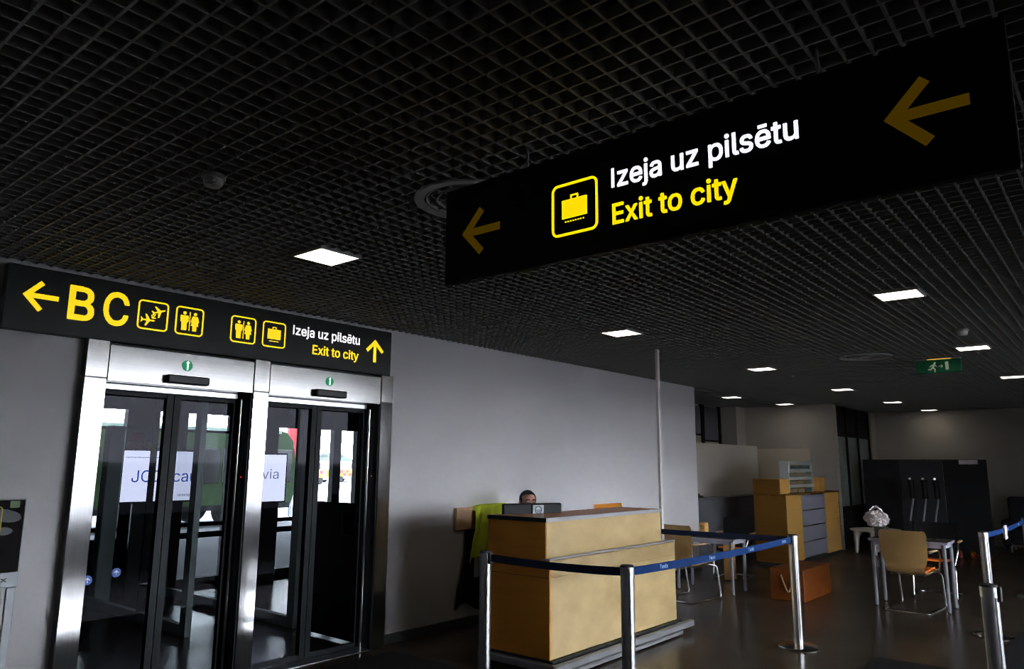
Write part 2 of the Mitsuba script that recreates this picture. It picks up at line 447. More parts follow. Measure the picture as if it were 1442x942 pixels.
vent(RT(2.42, 2.27, ZC - 0.004), 'large round ring diffuser half hidden behind the left end of the big hanging sign', 0.27)
vent(RT(8.85, 2.18, ZC - 0.004), 'round ring diffuser in the ceiling left of the green exit sign', 0.27)
single('ceiling_sensor', lathe([(0, 0), (0.03, 0), (0.026, -0.02), (0, -0.026)], 20), 'plastic_grey', 'tiny pale sensor on the ceiling right of the white pole', 'sensor', 30, at=RT(10.1, 3.43, ZC))

# ------------------------------------------------------------------ sign shapes
def arrow_poly(cx, cy, s, turn):
    """arrow pointing left for turn 0, s = overall size"""
    w = s * 0.155
    shaft = sg.LineString([(-0.36 * s, 0), (0.5 * s, 0)]).buffer(w / 2, cap_style=2)
    head = sg.LineString([(0.02 * s, 0.44 * s), (-0.40 * s, 0), (0.02 * s, -0.44 * s)]).buffer(w / 2, cap_style=2, join_style=2)
    return sa.translate(sa.rotate(unary_union([shaft, head]), turn, origin=(0, 0)), cx, cy)


def rframe(x0, x1, y0, y1, w, r):
    o = sg.box(x0 + r, y0 + r, x1 - r, y1 - r).buffer(r)
    return o.difference(sg.box(x0 + r, y0 + r, x1 - r, y1 - r).buffer(r - w))


def capsule(a, b, w):
    return sg.LineString([a, b]).buffer(w / 2)


def man(cx, cy, s, skirt=False):
    ps = [sg.Point(0, 0.40).buffer(0.085)]
    if not skirt:
        ps += [sg.Polygon([(-0.19, 0.27), (0.19, 0.27), (0.20, 0.20), (0.19, -0.05), (0.13, -0.05), (0.12, -0.47), (0.02, -0.47), (0.0, -0.10), (-0.02, -0.47), (-0.12, -0.47), (-0.13, -0.05), (-0.19, -0.05), (-0.20, 0.20)]).buffer(0.012)]
    else:
        ps += [sg.Polygon([(-0.13, 0.27), (0.13, 0.27), (0.21, 0.0), (0.16, -0.02), (0.11, 0.12), (0.19, -0.20), (0.10, -0.20), (0.09, -0.47), (0.01, -0.47), (0.0, -0.2), (-0.01, -0.47), (-0.09, -0.47), (-0.10, -0.20), (-0.19, -0.20), (-0.11, 0.12), (-0.16, -0.02), (-0.21, 0.0)]).buffer(0.012)]
    return sa.translate(sa.scale(unary_union(ps), s, s, origin=(0, 0)), cx, cy)


def toilets(cx, cy, s):
    return unary_union([man(cx - 0.26 * s, cy, s * 0.95), man(cx + 0.26 * s, cy, s * 0.95, True), sg.box(cx - 0.018 * s, cy - 0.46 * s, cx + 0.018 * s, cy + 0.46 * s)])


def suitcase(cx, cy, w, h, dots):
    body = sg.box(cx - w / 2, cy - h / 2, cx + w / 2, cy + h / 2).buffer(w * 0.02)
    hd = sg.box(cx - w * 0.16, cy + h / 2, cx + w * 0.16, cy + h * 0.78).difference(sg.box(cx - w * 0.10, cy + h / 2, cx + w * 0.10, cy + h * 0.69))
    low = [sg.Point(cx + (i - 3.5) * w * 0.105, cy - h * 0.72).buffer(w * 0.028) for i in range(8)] if dots else [sg.box(cx - w * 0.38, cy - h * 0.78, cx + w * 0.38, cy - h * 0.70)]
    return unary_union([body, hd] + low)


def plane_poly(cx, cy, s, turn):
    f = sg.Polygon([(0.5, 0), (0.42, 0.05), (0.15, 0.06), (-0.1, 0.42), (-0.2, 0.42), (-0.08, 0.06), (-0.34, 0.05), (-0.44, 0.17), (-0.5, 0.17), (-0.45, 0), (-0.5, -0.17),
                    (-0.44, -0.17), (-0.34, -0.05), (-0.08, -0.06), (-0.2, -0.42), (-0.1, -0.42), (0.15, -0.06), (0.42, -0.05)])
    return sa.translate(sa.rotate(sa.scale(f, s, s, origin=(0, 0)), turn, origin=(0, 0)), cx, cy)


def text_fit(s, x0, x1, ybase, cap, bold=True, depth=0.003):
    """lettering between x0 and x1 on the baseline, capitals `cap` tall; a leading I is a plain bar"""
    if s[0] == 'I':
        bar = bx(x0, x0 + cap * 0.165, ybase, ybase + cap, 0, depth)
        return cat_(bar, text_fit(s[1:], x0 + cap * 0.33, x1, ybase, cap, bold, depth))
    m = meshkit.text_mesh(s, cap, depth, bold)
    b = m.bounds
    k = (x1 - x0) / (b[1][0] - b[0][0])
    m.apply_translation((-b[0][0], 0, -b[0][2]))
    m.apply_scale((k, 1, 1))
    m.apply_translation((x0, ybase, 0))
    return m


YEL, WHT = (1.02, 0.63, 0.006), (0.92, 0.92, 0.97)
# ---- the long sign over the gates (front face Y 5.06)
YS = 5.13
sg1 = thing('gate_sign', 'long dark sign over the two gates with yellow arrows, letters B C and pictograms', 'sign')
part(sg1, 'box', cbx(1.362, 4.42, YS, YW + 0.02, 2.352, 2.756, 0.004), 'sign_face')
mp = lambda m: basis(m, (0, YS - 0.0032, 0), (1, 0, 0), (0, 0, 1))  # noqa: E731
S1 = []
def pict(parent, poly, name, mp, emit=YEL, m='yellow'):
    return part(parent, name, mp(extr(poly, 0.003)), m, emit=emit)


def flat(o, u, v):
    """maps a flat extrusion (local z = towards the viewer) onto the face through o"""
    return lambda m: basis(m, o, u, v)


front = flat((0, YS, 0), (1, 0, 0), (0, 0, 1))      # u x v = (0,-1,0): towards the hall
pict(sg1, arrow_poly(1.553, 2.575, 0.200, 0), 'arrow', front)
part(sg1, 'letter', front(text_fit('B', 1.710, 1.868, 2.465, 0.213)), 'yellow', emit=YEL)
part(sg1, 'letter', front(text_fit('C', 1.922, 2.084, 2.465, 0.213)), 'yellow', emit=YEL)
for i, (a, b) in enumerate(((2.143, 2.354), (2.405, 2.614), (2.828, 3.040), (3.097, 3.305))):
    c = (a + b) / 2
    fr = rframe(a, b, 2.462, 2.668, 0.011, 0.03)
    if i == 0:
        inner = unary_union([plane_poly(c + 0.038, 2.598, 0.098, 20), plane_poly(c - 0.034, 2.530, 0.098, 0), arrow_poly(c + 0.005, 2.560, 0.042, 55)])
        nm = 'transfer_pictogram'
    elif i < 3:
        inner, nm = toilets(c, 2.565, 0.150), 'toilet_pictogram'
    else:
        inner, nm = suitcase(c, 2.568, 0.112, 0.076, False), 'baggage_pictogram'
    pict(sg1, unary_union([fr, inner]), nm, front)
part(sg1, 'text', front(text_fit('Izeja uz pilsētu', 3.371, 4.052, 2.594, 0.076)), 'white', emit=WHT, label='white lettering Izeja uz pilsētu')
part(sg1, 'text', front(text_fit('Exit to city', 3.566, 4.045, 2.456, 0.075)), 'yellow', emit=YEL, label='yellow lettering Exit to city')
pict(sg1, arrow_poly(4.226, 2.560, 0.205, -90), 'arrow', front)

# ---- the big hanging sign (face X 2.13, towards -X)
XS = 2.13
sg2 = thing('hanging_sign', 'big black sign hanging across the upper right with white and yellow lettering and a suitcase', 'sign')
part(sg2, 'box', cbx(XS, XS + 0.032, 0.131, 2.150, 2.304, 2.716, 0.003), 'near_black')
for y in (1.715, 0.60):
    part(sg2, 'rod', tube([(XS + 0.016, y, 2.70), (XS + 0.016, y, ROOF)], 0.0055, 8), 'alu_dull', True)
face2 = flat((XS, 0, 0), (0, -1, 0), (0, 0, 1))       # u = -Y; u x v = (-1,0,0)
DIM = (0.047, 0.025, 0.0)
YE2 = (1.02, 0.70, 0.0)
pict(sg2, arrow_poly(-1.945, 2.505, 0.205, 0), 'arrow', face2, DIM, 'near_black')
pict(sg2, arrow_poly(-0.326, 2.512, 0.205, 0), 'arrow', face2, DIM, 'near_black')
pict(sg2, unary_union([rframe(-1.583, -1.377, 2.396, 2.600, 0.010, 0.028), suitcase(-1.480, 2.498, 0.108, 0.068, True)]), 'baggage_pictogram', face2, YE2)
part(sg2, 'text', face2(text_fit('Izeja uz pilsētu', -1.319, -0.662, 2.533, 0.073)), 'white', emit=(0.93, 0.93, 1.0), label='white lettering Izeja uz pilsētu')
part(sg2, 'text', face2(text_fit('Exit to city', -1.317, -0.858, 2.398, 0.073)), 'yellow', emit=YE2, label='yellow lettering Exit to city')

# ---- green exit sign far back
ex = thing('exit_sign', 'green emergency exit sign with white running figure hanging from the ceiling', 'sign')
part(ex, 'plate', cbx(9.35, 9.375, 1.33, 1.775, 2.615, 2.76, 0.003), 'green_sign')
part(ex, 'lamp_bar', cbx(9.345, 9.40, 1.33, 1.775, 2.762, 2.782, 0.004), 'alu_dull')
part(ex, 'tube', cbx(9.335, 9.344, 1.42, 1.66, 2.764, 2.772, 0.002), 'yellow', emit=(0.75, 0.42, 0.08))
part(ex, 'hanger', cat_(tube([(9.36, 1.40, 2.78), (9.36, 1.40, ROOF)], 0.005, 8), tube([(9.36, 1.70, 2.78), (9.36, 1.70, ROOF)], 0.005, 8)), 'alu_dull', True)
fx = flat((9.35, 0, 0), (0, -1, 0), (0, 0, 1))
run = unary_union([sg.Point(-1.585, 2.727).buffer(0.011), capsule((-1.592, 2.71), (-1.61, 2.675), 0.022), capsule((-1.61, 2.675), (-1.588, 2.655), 0.015), capsule((-1.588, 2.655), (-1.592, 2.628), 0.013),
                   capsule((-1.612, 2.675), (-1.630, 2.655), 0.015), capsule((-1.630, 2.655), (-1.655, 2.655), 0.012), capsule((-1.595, 2.708), (-1.625, 2.700), 0.010), capsule((-1.625, 2.700), (-1.635, 2.685), 0.010),
                   capsule((-1.590, 2.705), (-1.570, 2.688), 0.010)])
part(ex, 'pictogram', fx(extr(unary_union([run, sa.rotate(arrow_poly(-1.528, 2.688, 0.045, 180), 0), sg.box(-1.485, 2.645, -1.452, 2.735)]), 0.002)), 'pict_white', emit=(0.10, 0.12, 0.08))

# ------------------------------------------------------------------ the two automatic gates
GY0, GY1 = 5.13, 5.40            # front of the casing, back of the casing
GD = 5.31                         # door leaves
def jamb(name, x0, x1):
    k = part(gate, name, cbx(x0, x1, GY0, GY1, 0, 2.103, 0.003), 'steel')
    part(gate, 'cap', cbx(x0, x1, GY0, GY1, 2.107, 2.352, 0.003), 'steel_v')


gate = thing('door_frame', 'brushed steel frame that holds the two automatic glass gates', 'door frame')
for x0, x1 in ((1.853, 1.990), (3.056, 3.190), (4.322, 4.460)):
    jamb('jamb', x0, x1)
part(gate, 'threshold', bx(1.99, 4.322, GY0 + 0.02, GY1, 0.0, 0.006), 'alu')


def make_gate(x0, x1, lab, arrow_x):
    k = thing('automatic_door', lab, 'door', None, None)
    xc = (x0 + x1) / 2
    part(k, 'header', cbx(x0 + 0.003, x1 - 0.003, GY0 + 0.004, GY1, 2.088, 2.332, 0.003), 'steel_v')
    part(k, 'track', cbx(x0 + 0.003, x1 - 0.05, GD - 0.05, GD + 0.05, 2.045, 2.086, 0.003), 'alu')
    # right-hand reveal: dark channel with a chrome edge
    part(k, 'channel', cbx(x1 - 0.012, x1 - 0.001, GY0 + 0.012, GY1, 0.006, 2.086, 0.002), 'frame_dark')
    part(k, 'edge_tube', tube([(x1 - 0.028, GD - 0.06, 0.006), (x1 - 0.028, GD - 0.06, 2.044)], 0.011, 12), 'chrome', True)
    part(k, 'status_light', lathe([(0, 0), (0.006, 0), (0.005, 0.004), (0, 0.005)], 12).apply_transform(trimesh.transformations.translation_matrix((x1 - 0.012, GY0 + 0.075, 1.455)) @ trimesh.transformations.rotation_matrix(-math.pi / 2, (0, 1, 0))), 'red', True, emit=(1.2, 0.03, 0.05))
    for s, (a, b) in enumerate(((x0 + 0.02, xc - 0.003), (xc + 0.003, x1 - 0.05))):
        lf = part(k, 'leaf', cat_(bx(a, b, GD - 0.018, GD + 0.018, 0.012, 0.05), bx(a, b, GD - 0.018, GD + 0.018, 2.015, 2.043), bx(a if s else b - 0.048, a + 0.048 if s else b, GD - 0.025, GD + 0.025, 0.012, 2.043),
                                  bx(b - 0.016 if s else a, b if s else a + 0.016, GD - 0.018, GD + 0.018, 0.05, 2.015)), 'frame_dark')
        part(lf, 'pane', pane(a + 0.016, b - 0.016, GD, GD, 0.05, 2.015), 'tint')
    # sensor bar and green entry light
    sn = part(k, 'sensor', cbx(xc - 0.152, xc + 0.152, GY0 - 0.05, GY0 + 0.004, 2.108, 2.166, 0.008), 'black')
    part(sn, 'badge', bx(xc + 0.095, xc + 0.128, GY0 - 0.0462, GY0 - 0.0448, 2.137, 2.143), 'plastic_grey')
    c = part(k, 'entry_light', basis(lathe([(0, 0), (0.039, 0), (0.038, 0.004), (0, 0.005)], 32), (xc, GY0 + 0.004, 2.243), (1, 0, 0), (0, 0, 1)), 'green_sign', 30, emit=(0.0, 0.16, 0.07))
    ar = unary_union([sg.box(-0.006, -0.032, 0.006, 0.026), sg.Polygon([(-0.015, 0.019), (0, 0.036), (0.015, 0.019)])])
    part(c, 'arrow', basis(extr(ar, 0.0015), (xc, GY0 - 0.003, 2.243), (1, 0, 0), (0, 0, 1)), 'white', emit=(0.75, 1.1, 0.95))
    return k


g1 = make_gate(1.990, 3.056, 'left automatic glass door with blue arrow stickers under a green entry light', 2.52)
make_gate(3.190, 4.322, 'right automatic glass door beside the grey wall under a green entry light', 3.76)
for x, z in ((2.068, 0.80), (2.245, 0.83)):
    c = part(g1, 'sticker', basis(extr(sg.Point(0, 0).buffer(0.030), 0.0012), (x, GD - 0.0004, z), (1, 0, 0), (0, 0, 1)), 'blue_dot', label='round blue sticker with a white arrow')
    part(c, 'arrow', basis(extr(arrow_poly(0, 0, 0.034, -90), 0.0008), (x, GD - 0.0017, z), (1, 0, 0), (0, 0, 1)), 'white')

# ------------------------------------------------------------------ the hall behind the gates
HY = 9.4
struct('ceiling_gate_hall', bx(1.2, 9.2, YW + 0.15, HY + 0.3, 2.52, 2.56), 'hall_ceiling')
struct('wall_gate_hall_left', bx(1.2, 1.3, YW + 0.15, HY, 0, 2.52), 'hall_wall')
struct('wall_gate_hall_right', bx(9.1, 9.2, YW + 0.15, HY, 0, 2.52), 'hall_wall')
# window front of that hall
WX = [(3.60, 3.935), (4.30, 4.47), (4.70, 5.30), (6.05, 6.55), (6.77, 7.02), (7.16, 7.46), (7.6, 8.1), (8.2, 8.8)]
front_m, last = [], 1.3
for a, b in WX:
    front_m.append(bx(last, a, HY, HY + 0.1, 0, 2.52)); last = b
front_m += [bx(last, 9.1, HY, HY + 0.1, 0, 2.52)]
front_m += [bx(a, b, HY, HY + 0.1, 2.20 if b < 5.4 else 2.07, 2.52) for a, b in WX] + [bx(a, b, HY, HY + 0.1, 0, 0.10 if 4 < a < 6.2 else 0.66 if b < 5.4 else 0.55) for a, b in WX] + [bx(a, b, HY + 0.02, HY + 0.08, 0.60, 0.67) for a, b in WX if 4 < a < 6.2]
front_m += [bx(a, b, HY + 0.02, HY + 0.08, 0.745, 0.795) for a, b in WX] + [bx(a, b, HY + 0.02, HY + 0.08, 1.955, 1.985) for a, b in WX[:3]]
struct('wall_gate_hall_window', cat_(front_m), 'frame_dark')
for a, b in WX:
    k = struct('window_2', pane(a, b, HY + 0.05, HY + 0.05, 0.05, 2.2), 'glass')
# glass side walls of the gate lanes
for x, y0, y1, nm in ((3.50, 6.75, 9.3, 'left'), (4.36, 6.35, 9.3, 'right')):
    k = thing('lane_partition', 'glass partition with pale posts and low sill behind the %s automatic door' % nm, 'partition')
    part(k, 'sill', cbx(x, x + 0.06, y0, y1, 0, 0.10, 0.004), 'pillar_pale')
    part(k, 'pane', pane(x + 0.03, x + 0.03, y0 + 0.06, y1, 0.10, 2.10), 'glass')
    for y, w in ((y0, 0.11), ((y0 + y1) / 2 - 0.3, 0.03), (y1 - 0.05, 0.05)):
        part(k, 'post', cbx(x, x + 0.06, y, y + w, 0.0, 2.2, 0.003), 'pillar_pale' if y == y0 else 'frame_dark')
dk = thing('low_barrier', 'dark waist-high board standing beyond the right automatic door', 'barrier')
part(dk, 'board', cbx(4.345, 4.375, 5.45, 6.10, 0.02, 1.205, 0.003), 'near_black')
part(dk, 'handle', cbx(4.325, 4.345, 5.60, 5.63, 0.93, 1.12, 0.004), 'black')
col = single('pale_column', cbx(3.55, 3.72, 8.9, 9.05, 0, 1.97, 0.01), 'pillar_pale', 'pale grey column seen through the left door glass at its left side', 'column')
# screens
def screen(x0, x1, z0, z1, y, lab):
    k = thing('advertising_screen', lab, 'screen')
    part(k, 'bezel', cbx(x0 - 0.02, x1 + 0.02, y + 0.004, y + 0.07, z0 - 0.02, z1 + 0.02, 0.004), 'black')
    part(k, 'display', bx(x0, x1, y, y + 0.004, z0, z1), 'white', emit=(1.9, 1.9, 2.45))
    part(k, 'pedestal', cbx((x0 + x1) / 2 - 0.3, (x0 + x1) / 2 + 0.3, y + 0.015, y + 0.065, 0, z0 - 0.02, 0.005), 'black')
    return k


q = 9.0 / 9.4
zf = lambda z: 1.56 + (z - 1.56) * q  # noqa: E731
s1 = screen(3.935 * q, 4.885 * q, zf(1.085), zf(1.70), 9.0, 'lit white screen with large blue lettering seen through the left gate door')
fs = flat((0, 9.0, 0), (1, 0, 0), (0, 0, 1))
tm = fs(text_fit('JCDecau', 4.045 * q, 4.87 * q, zf(1.32), 0.135, False, 0.002))
part(s1, 'text', tm, 'blue_dot', emit=(0.10, 0.18, 0.75), label='large blue lettering')
part(s1, 'line', bx(3.96 * q, 4.40 * q, 8.998, 9.0, zf(1.615), zf(1.622)), 'blue_dot', emit=(0.05, 0.06, 0.2))
part(s1, 'text', fs(text_fit('www.', 4.63 * q, 4.82 * q, zf(1.135), 0.04, False, 0.002)), 'grey_panel', emit=(0.2, 0.22, 0.4))
s2 = screen(5.42 * q, 6.20 * q, zf(1.03), zf(1.68), 9.0, 'lit white screen with grey lettering seen through the right gate door')
part(s2, 'text', fs(text_fit('Latvia', 5.53 * q, 6.085 * q, zf(1.345), 0.125, False, 0.002)), 'grey_panel', emit=(0.45, 0.47, 0.8), label='grey lettering')
# pier with coloured notices
for (x0, x1, z0, z1, m, lab) in ((3.97, 4.16, 1.82, 1.92, 'red', 'red notice panel on the dark pier above the lit screen'), (3.96, 4.15, 1.71, 1.81, 'salmon', 'orange notice panel on the dark pier below the red one'),
                                 (4.19, 4.27, 1.70, 1.80, 'lime', 'small yellow green notice on the dark pier beside the orange one')):
    single('notice', bx(x0, x1, HY - 0.012, HY, z0, z1), m, lab, 'notice', group='notices on the dark pier')
for x, y, w in ((4.4, 7.9, 'above the blue lettering'), (5.6, 8.1, 'above the grey lettering'), (6.3, 8.6, 'nearest the red pylon'), (3.2, 6.9, 'nearest the left gate door')):
    k = thing('downlight', 'small round downlight in the dark ceiling behind the gates, ' + w, 'ceiling light', RT(x, y, 2.52), 'downlights behind the gates')
    part(k, 'rim', lathe([(0.05, 0), (0.062, -0.004), (0.062, 0.0), (0.05, 0.003), (0.05, 0)], 24), 'alu_dull', 30)
    part(k, 'lamp', lathe([(0, -0.003), (0.05, -0.002), (0.05, 0.0), (0, 0.0)], 24), 'white', emit=(5, 4.6, 4.0))

# ------------------------------------------------------------------ outside beyond the gates
bus = thing('bus', 'dark green airport bus with black windows parked outside behind the gate doors', 'bus')
bo = sg.box(0, 0.32, 10.4, 2.50).buffer(0.0)
prof = sg.Polygon([(2.6, 0.34), (12.7, 0.34), (12.85, 0.7), (12.88, 1.4), (12.72, 2.2), (12.5, 2.44), (12.2, 2.50), (2.6, 2.50)])
part(bus, 'body', basis(extr(prof, 2.4), (0, 21.4, 0), (1, 0, 0), (0, 0, 1)), 'bus_green')
part(bus, 'roof_edge', bx(2.7, 12.3, 18.97, 19.01, 2.40, 2.50), 'bus_roof')
for i in range(6):
    part(bus, 'window', cbx(2.8 + i * 1.55, 4.26 + i * 1.55, 18.97, 19.01, 1.02, 1.95, 0.02), 'bus_dark')
part(bus, 'windscreen', cbx(12.5, 12.9, 19.15, 21.2, 1.05, 2.1, 0.05), 'bus_dark')
part(bus, 'front_side_window', cbx(12.15, 12.7, 18.97, 19.01, 1.02, 1.95, 0.02), 'bus_dark')
part(bus, 'skirt', bx(2.6, 12.7, 18.98, 19.02, 0.30, 0.44), 'bus_dark')
for x in (4.6, 10.9):
    for y in (19.15, 21.25):
        part(bus, 'wheel', trimesh.creation.cylinder(0.44, 0.26, sections=28).apply_transform(trimesh.transformations.translation_matrix((x, y, 0.30)) @ trimesh.transformations.rotation_matrix(math.pi / 2, (1, 0, 0))), 'tyre', 30)
rb = thing('red_pylon', 'tall red pylon standing outside past the front of the green bus', 'pylon')
part(rb, 'panel', cbx(13.25, 13.65, 20.0, 20.15, 1.1, 2.75, 0.02), 'red')
part(rb, 'post', cbx(13.4, 13.5, 20.04, 20.11, -0.14, 1.1, 0.01), 'alu_dull')


def van(x, y, rz, lab):
    at = RT(x, y, -0.14, rz)
    k = thing('service_van', lab, 'van', at, 'airport vans on the apron')
    pr = sg.Polygon([(-2.3, 0.35), (2.3, 0.35), (2.35, 1.0), (1.75, 1.15), (1.25, 1.95), (-2.2, 2.0), (-2.3, 1.8)])
    part(k, 'body', basis(extr(pr, 1.9), (0, 0.95, 0), (1, 0, 0), (0, 0, 1)), 'van_white')
    part(k, 'window', bx(0.2, 1.35, -0.962, -0.945, 1.2, 1.75), 'bus_dark')
    for i in range(8):
        for j in range(2):
            part(k, 'check', bx(-2.2 + i * 0.5, -1.7 + i * 0.5, -0.962, -0.945, 0.55 + j * 0.3, 0.85 + j * 0.3), 'yellow' if (i + j) % 2 else 'red')
    part(k, 'back_board', bx(-2.32, -2.30, -0.85, 0.85, 0.5, 1.1), 'yellow')
    part(k, 'light_bar', cbx(0.3, 0.6, -0.7, 0.7, 1.98, 2.12, 0.02), 'blue_dot')
    for wx in (-1.5, 1.5):
        for wy in (-0.85, 0.85):
            part(k, 'wheel', trimesh.creation.cylinder(0.35, 0.22, sections=20).apply_transform(trimesh.transformations.translation_matrix((wx, wy, 0.35)) @ trimesh.transformations.rotation_matrix(math.pi / 2, (1, 0, 0))), 'tyre', 30)


van(44.3, 58.0, 20, 'white van with yellow and red checks on the apron, seen right of the door stile')
van(36.0, 52.5, 20, 'white van with yellow and red checks on the apron, seen left of the door stile')
TL = ['leftmost', 'second', 'third', 'fourth', 'fifth', 'sixth', 'seventh', 'eighth', 'ninth', 'tenth', 'eleventh', 'twelfth', 'thirteenth', 'last']
for i in range(14):
    a = math.radians(58 - i * 2.35)
    x, y = 262 * math.cos(a), 262 * math.sin(a)
    k = thing('tree', 'dark tree in the distant tree line, %s from the left' % TL[i], 'tree', RT(x, y, -0.14), 'trees beyond the apron')
    part(k, 'trunk', tube([(0, 0, 0), (0, 0, 2.6)], 0.25, 8), 'bark', True)
    cr = trimesh.creation.icosphere(3, 1.0)
    cr.vertices *= (1 + 0.09 * np.sin(cr.vertices * (7 + i % 3) + i).sum(1))[:, None]
    cr.vertices *= (4.3, 4.3, 2.0 + (i * 7 % 4) * 0.4)
    cr.apply_translation((0, 0, 3.0))
    part(k, 'crown', cr, 'leaf', True)

# ------------------------------------------------------------------ front check-in desk
dsk = thing('check_in_desk', 'birch check-in desk with a raised counter, dark left side and steel edge strips', 'desk')
part(dsk, 'front_panel', cbx(4.665, 6.655, 3.49, 3.512, 0.125, 0.7165, 0.002), 'birch')
part(dsk, 'upper_front_panel', cbx(4.665, 6.668, 3.488, 3.512, 0.7178, 0.838, 0.002), 'birch')
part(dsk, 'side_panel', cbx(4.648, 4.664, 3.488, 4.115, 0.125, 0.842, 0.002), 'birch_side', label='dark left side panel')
part(dsk, 'side_panel', cbx(6.656, 6.672, 3.49, 4.115, 0.125, 0.842, 0.002), 'birch')
part(dsk, 'ledge', cbx(4.645, 6.672, 3.483, 3.56, 0.842, 0.857, 0.003), 'trim_steel', label='steel strip along the ledge')
part(dsk, 'upper_panel', cbx(4.663, 6.46, 3.525, 3.545, 0.858, 1.128, 0.002), 'birch')
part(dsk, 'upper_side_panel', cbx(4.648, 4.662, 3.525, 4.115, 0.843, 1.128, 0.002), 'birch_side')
part(dsk, 'upper_side_panel', cbx(6.461, 6.475, 3.525, 4.0, 0.858, 1.128, 0.002), 'birch')
top_poly = sg.box(4.646, 3.53, 6.477, 4.115).difference(sg.Polygon([(4.775, 4.072), (5.345, 3.812), (5.345, 4.3), (4.775, 4.3)])).difference(sg.box(5.34, 3.98, 6.5, 4.3))
part(dsk, 'counter_top', extr(top_poly, 0.026).apply_translation((0, 0, 1.130)), 'counter_top')
part(dsk, 'edge_strip', cbx(4.642, 6.481, 3.512, 3.529, 1.126, 1.158, 0.003), 'trim_steel', label='bright steel edge strip')
part(dsk, 'side_edge_strip', cbx(4.636, 4.645, 3.514, 4.115, 1.126, 1.158, 0.003), 'frame_dark')
part(dsk, 'worktop', cat_(bx(4.67, 6.65, 3.56, 4.11, 0.70, 0.725), bx(5.30, 6.60, 4.11, 4.32, 0.70, 0.725)), 'birch')
part(dsk, 'seam', bx(4.6465, 4.6482, 3.50, 4.11, 0.712, 0.716), 'black')
tr = thing('transport_dolly', 'low steel dolly with rounded rails under the birch desk', 'dolly')
rail = lambda y: cbx(4.60, 6.86, y, y + 0.05, 0.05, 0.105, 0.008)  # noqa: E731
part(tr, 'rail', rail(3.40), 'dolly_steel')
part(tr, 'rail', rail(4.12), 'alu')
for x in (4.60, 6.62):
    part(tr, 'cross_rail', cbx(x, x + 0.06, 3.45, 4.12, 0.05, 0.105, 0.008), 'alu_dull')
part(tr, 'deck', cbx(4.64, 6.70, 3.45, 4.12, 0.106, 0.122, 0.003), 'frame_dark')
part(tr, 'lower_rail', cbx(4.72, 6.62, 3.395, 3.43, 0.012, 0.046, 0.005), 'dolly_steel')
for x in (4.75, 6.5):
    for y in (3.55, 4.05):
        part(tr, 'caster', trimesh.creation.cylinder(0.025, 0.022, sections=20).apply_transform(trimesh.transformations.translation_matrix((x, y, 0.025)) @ trimesh.transformations.rotation_matrix(math.pi / 2, (1, 0, 0))), 'rubber', 30)
# monitor
at = RT(5.072, 3.985, 0.725, -24.5)
mo = thing('monitor', 'black computer monitor seen from behind on the birch desk', 'monitor', at)
part(mo, 'housing', cbx(-0.282, 0.282, -0.012, 0.028, 0.19, 0.513, 0.010), 'screen_back')
part(mo, 'display', bx(-0.27, 0.27, 0.028, 0.030, 0.205, 0.50), 'bus_dark')
nk = part(mo, 'neck', cbx(-0.012, 0.098, -0.024, -0.012, 0.03, 0.500, 0.003), 'neck_grey', label='light grey stand column with a round emblem')
part(nk, 'emblem', basis(extr(sg.Point(0, 0).buffer(0.034).difference(sg.Point(0, 0).buffer(0.026)).union(sg.box(-0.028, -0.006, 0.028, 0.002)).union(sg.box(-0.024, -0.020, 0.024, -0.012)), 0.002), (0.043, -0.024, 0.458), (1, 0, 0), (0, 0, 1)), 'grey_dark')
part(mo, 'base', cbx(-0.10, 0.18, -0.08, 0.09, 0.0, 0.03, 0.006), 'alu_dull')

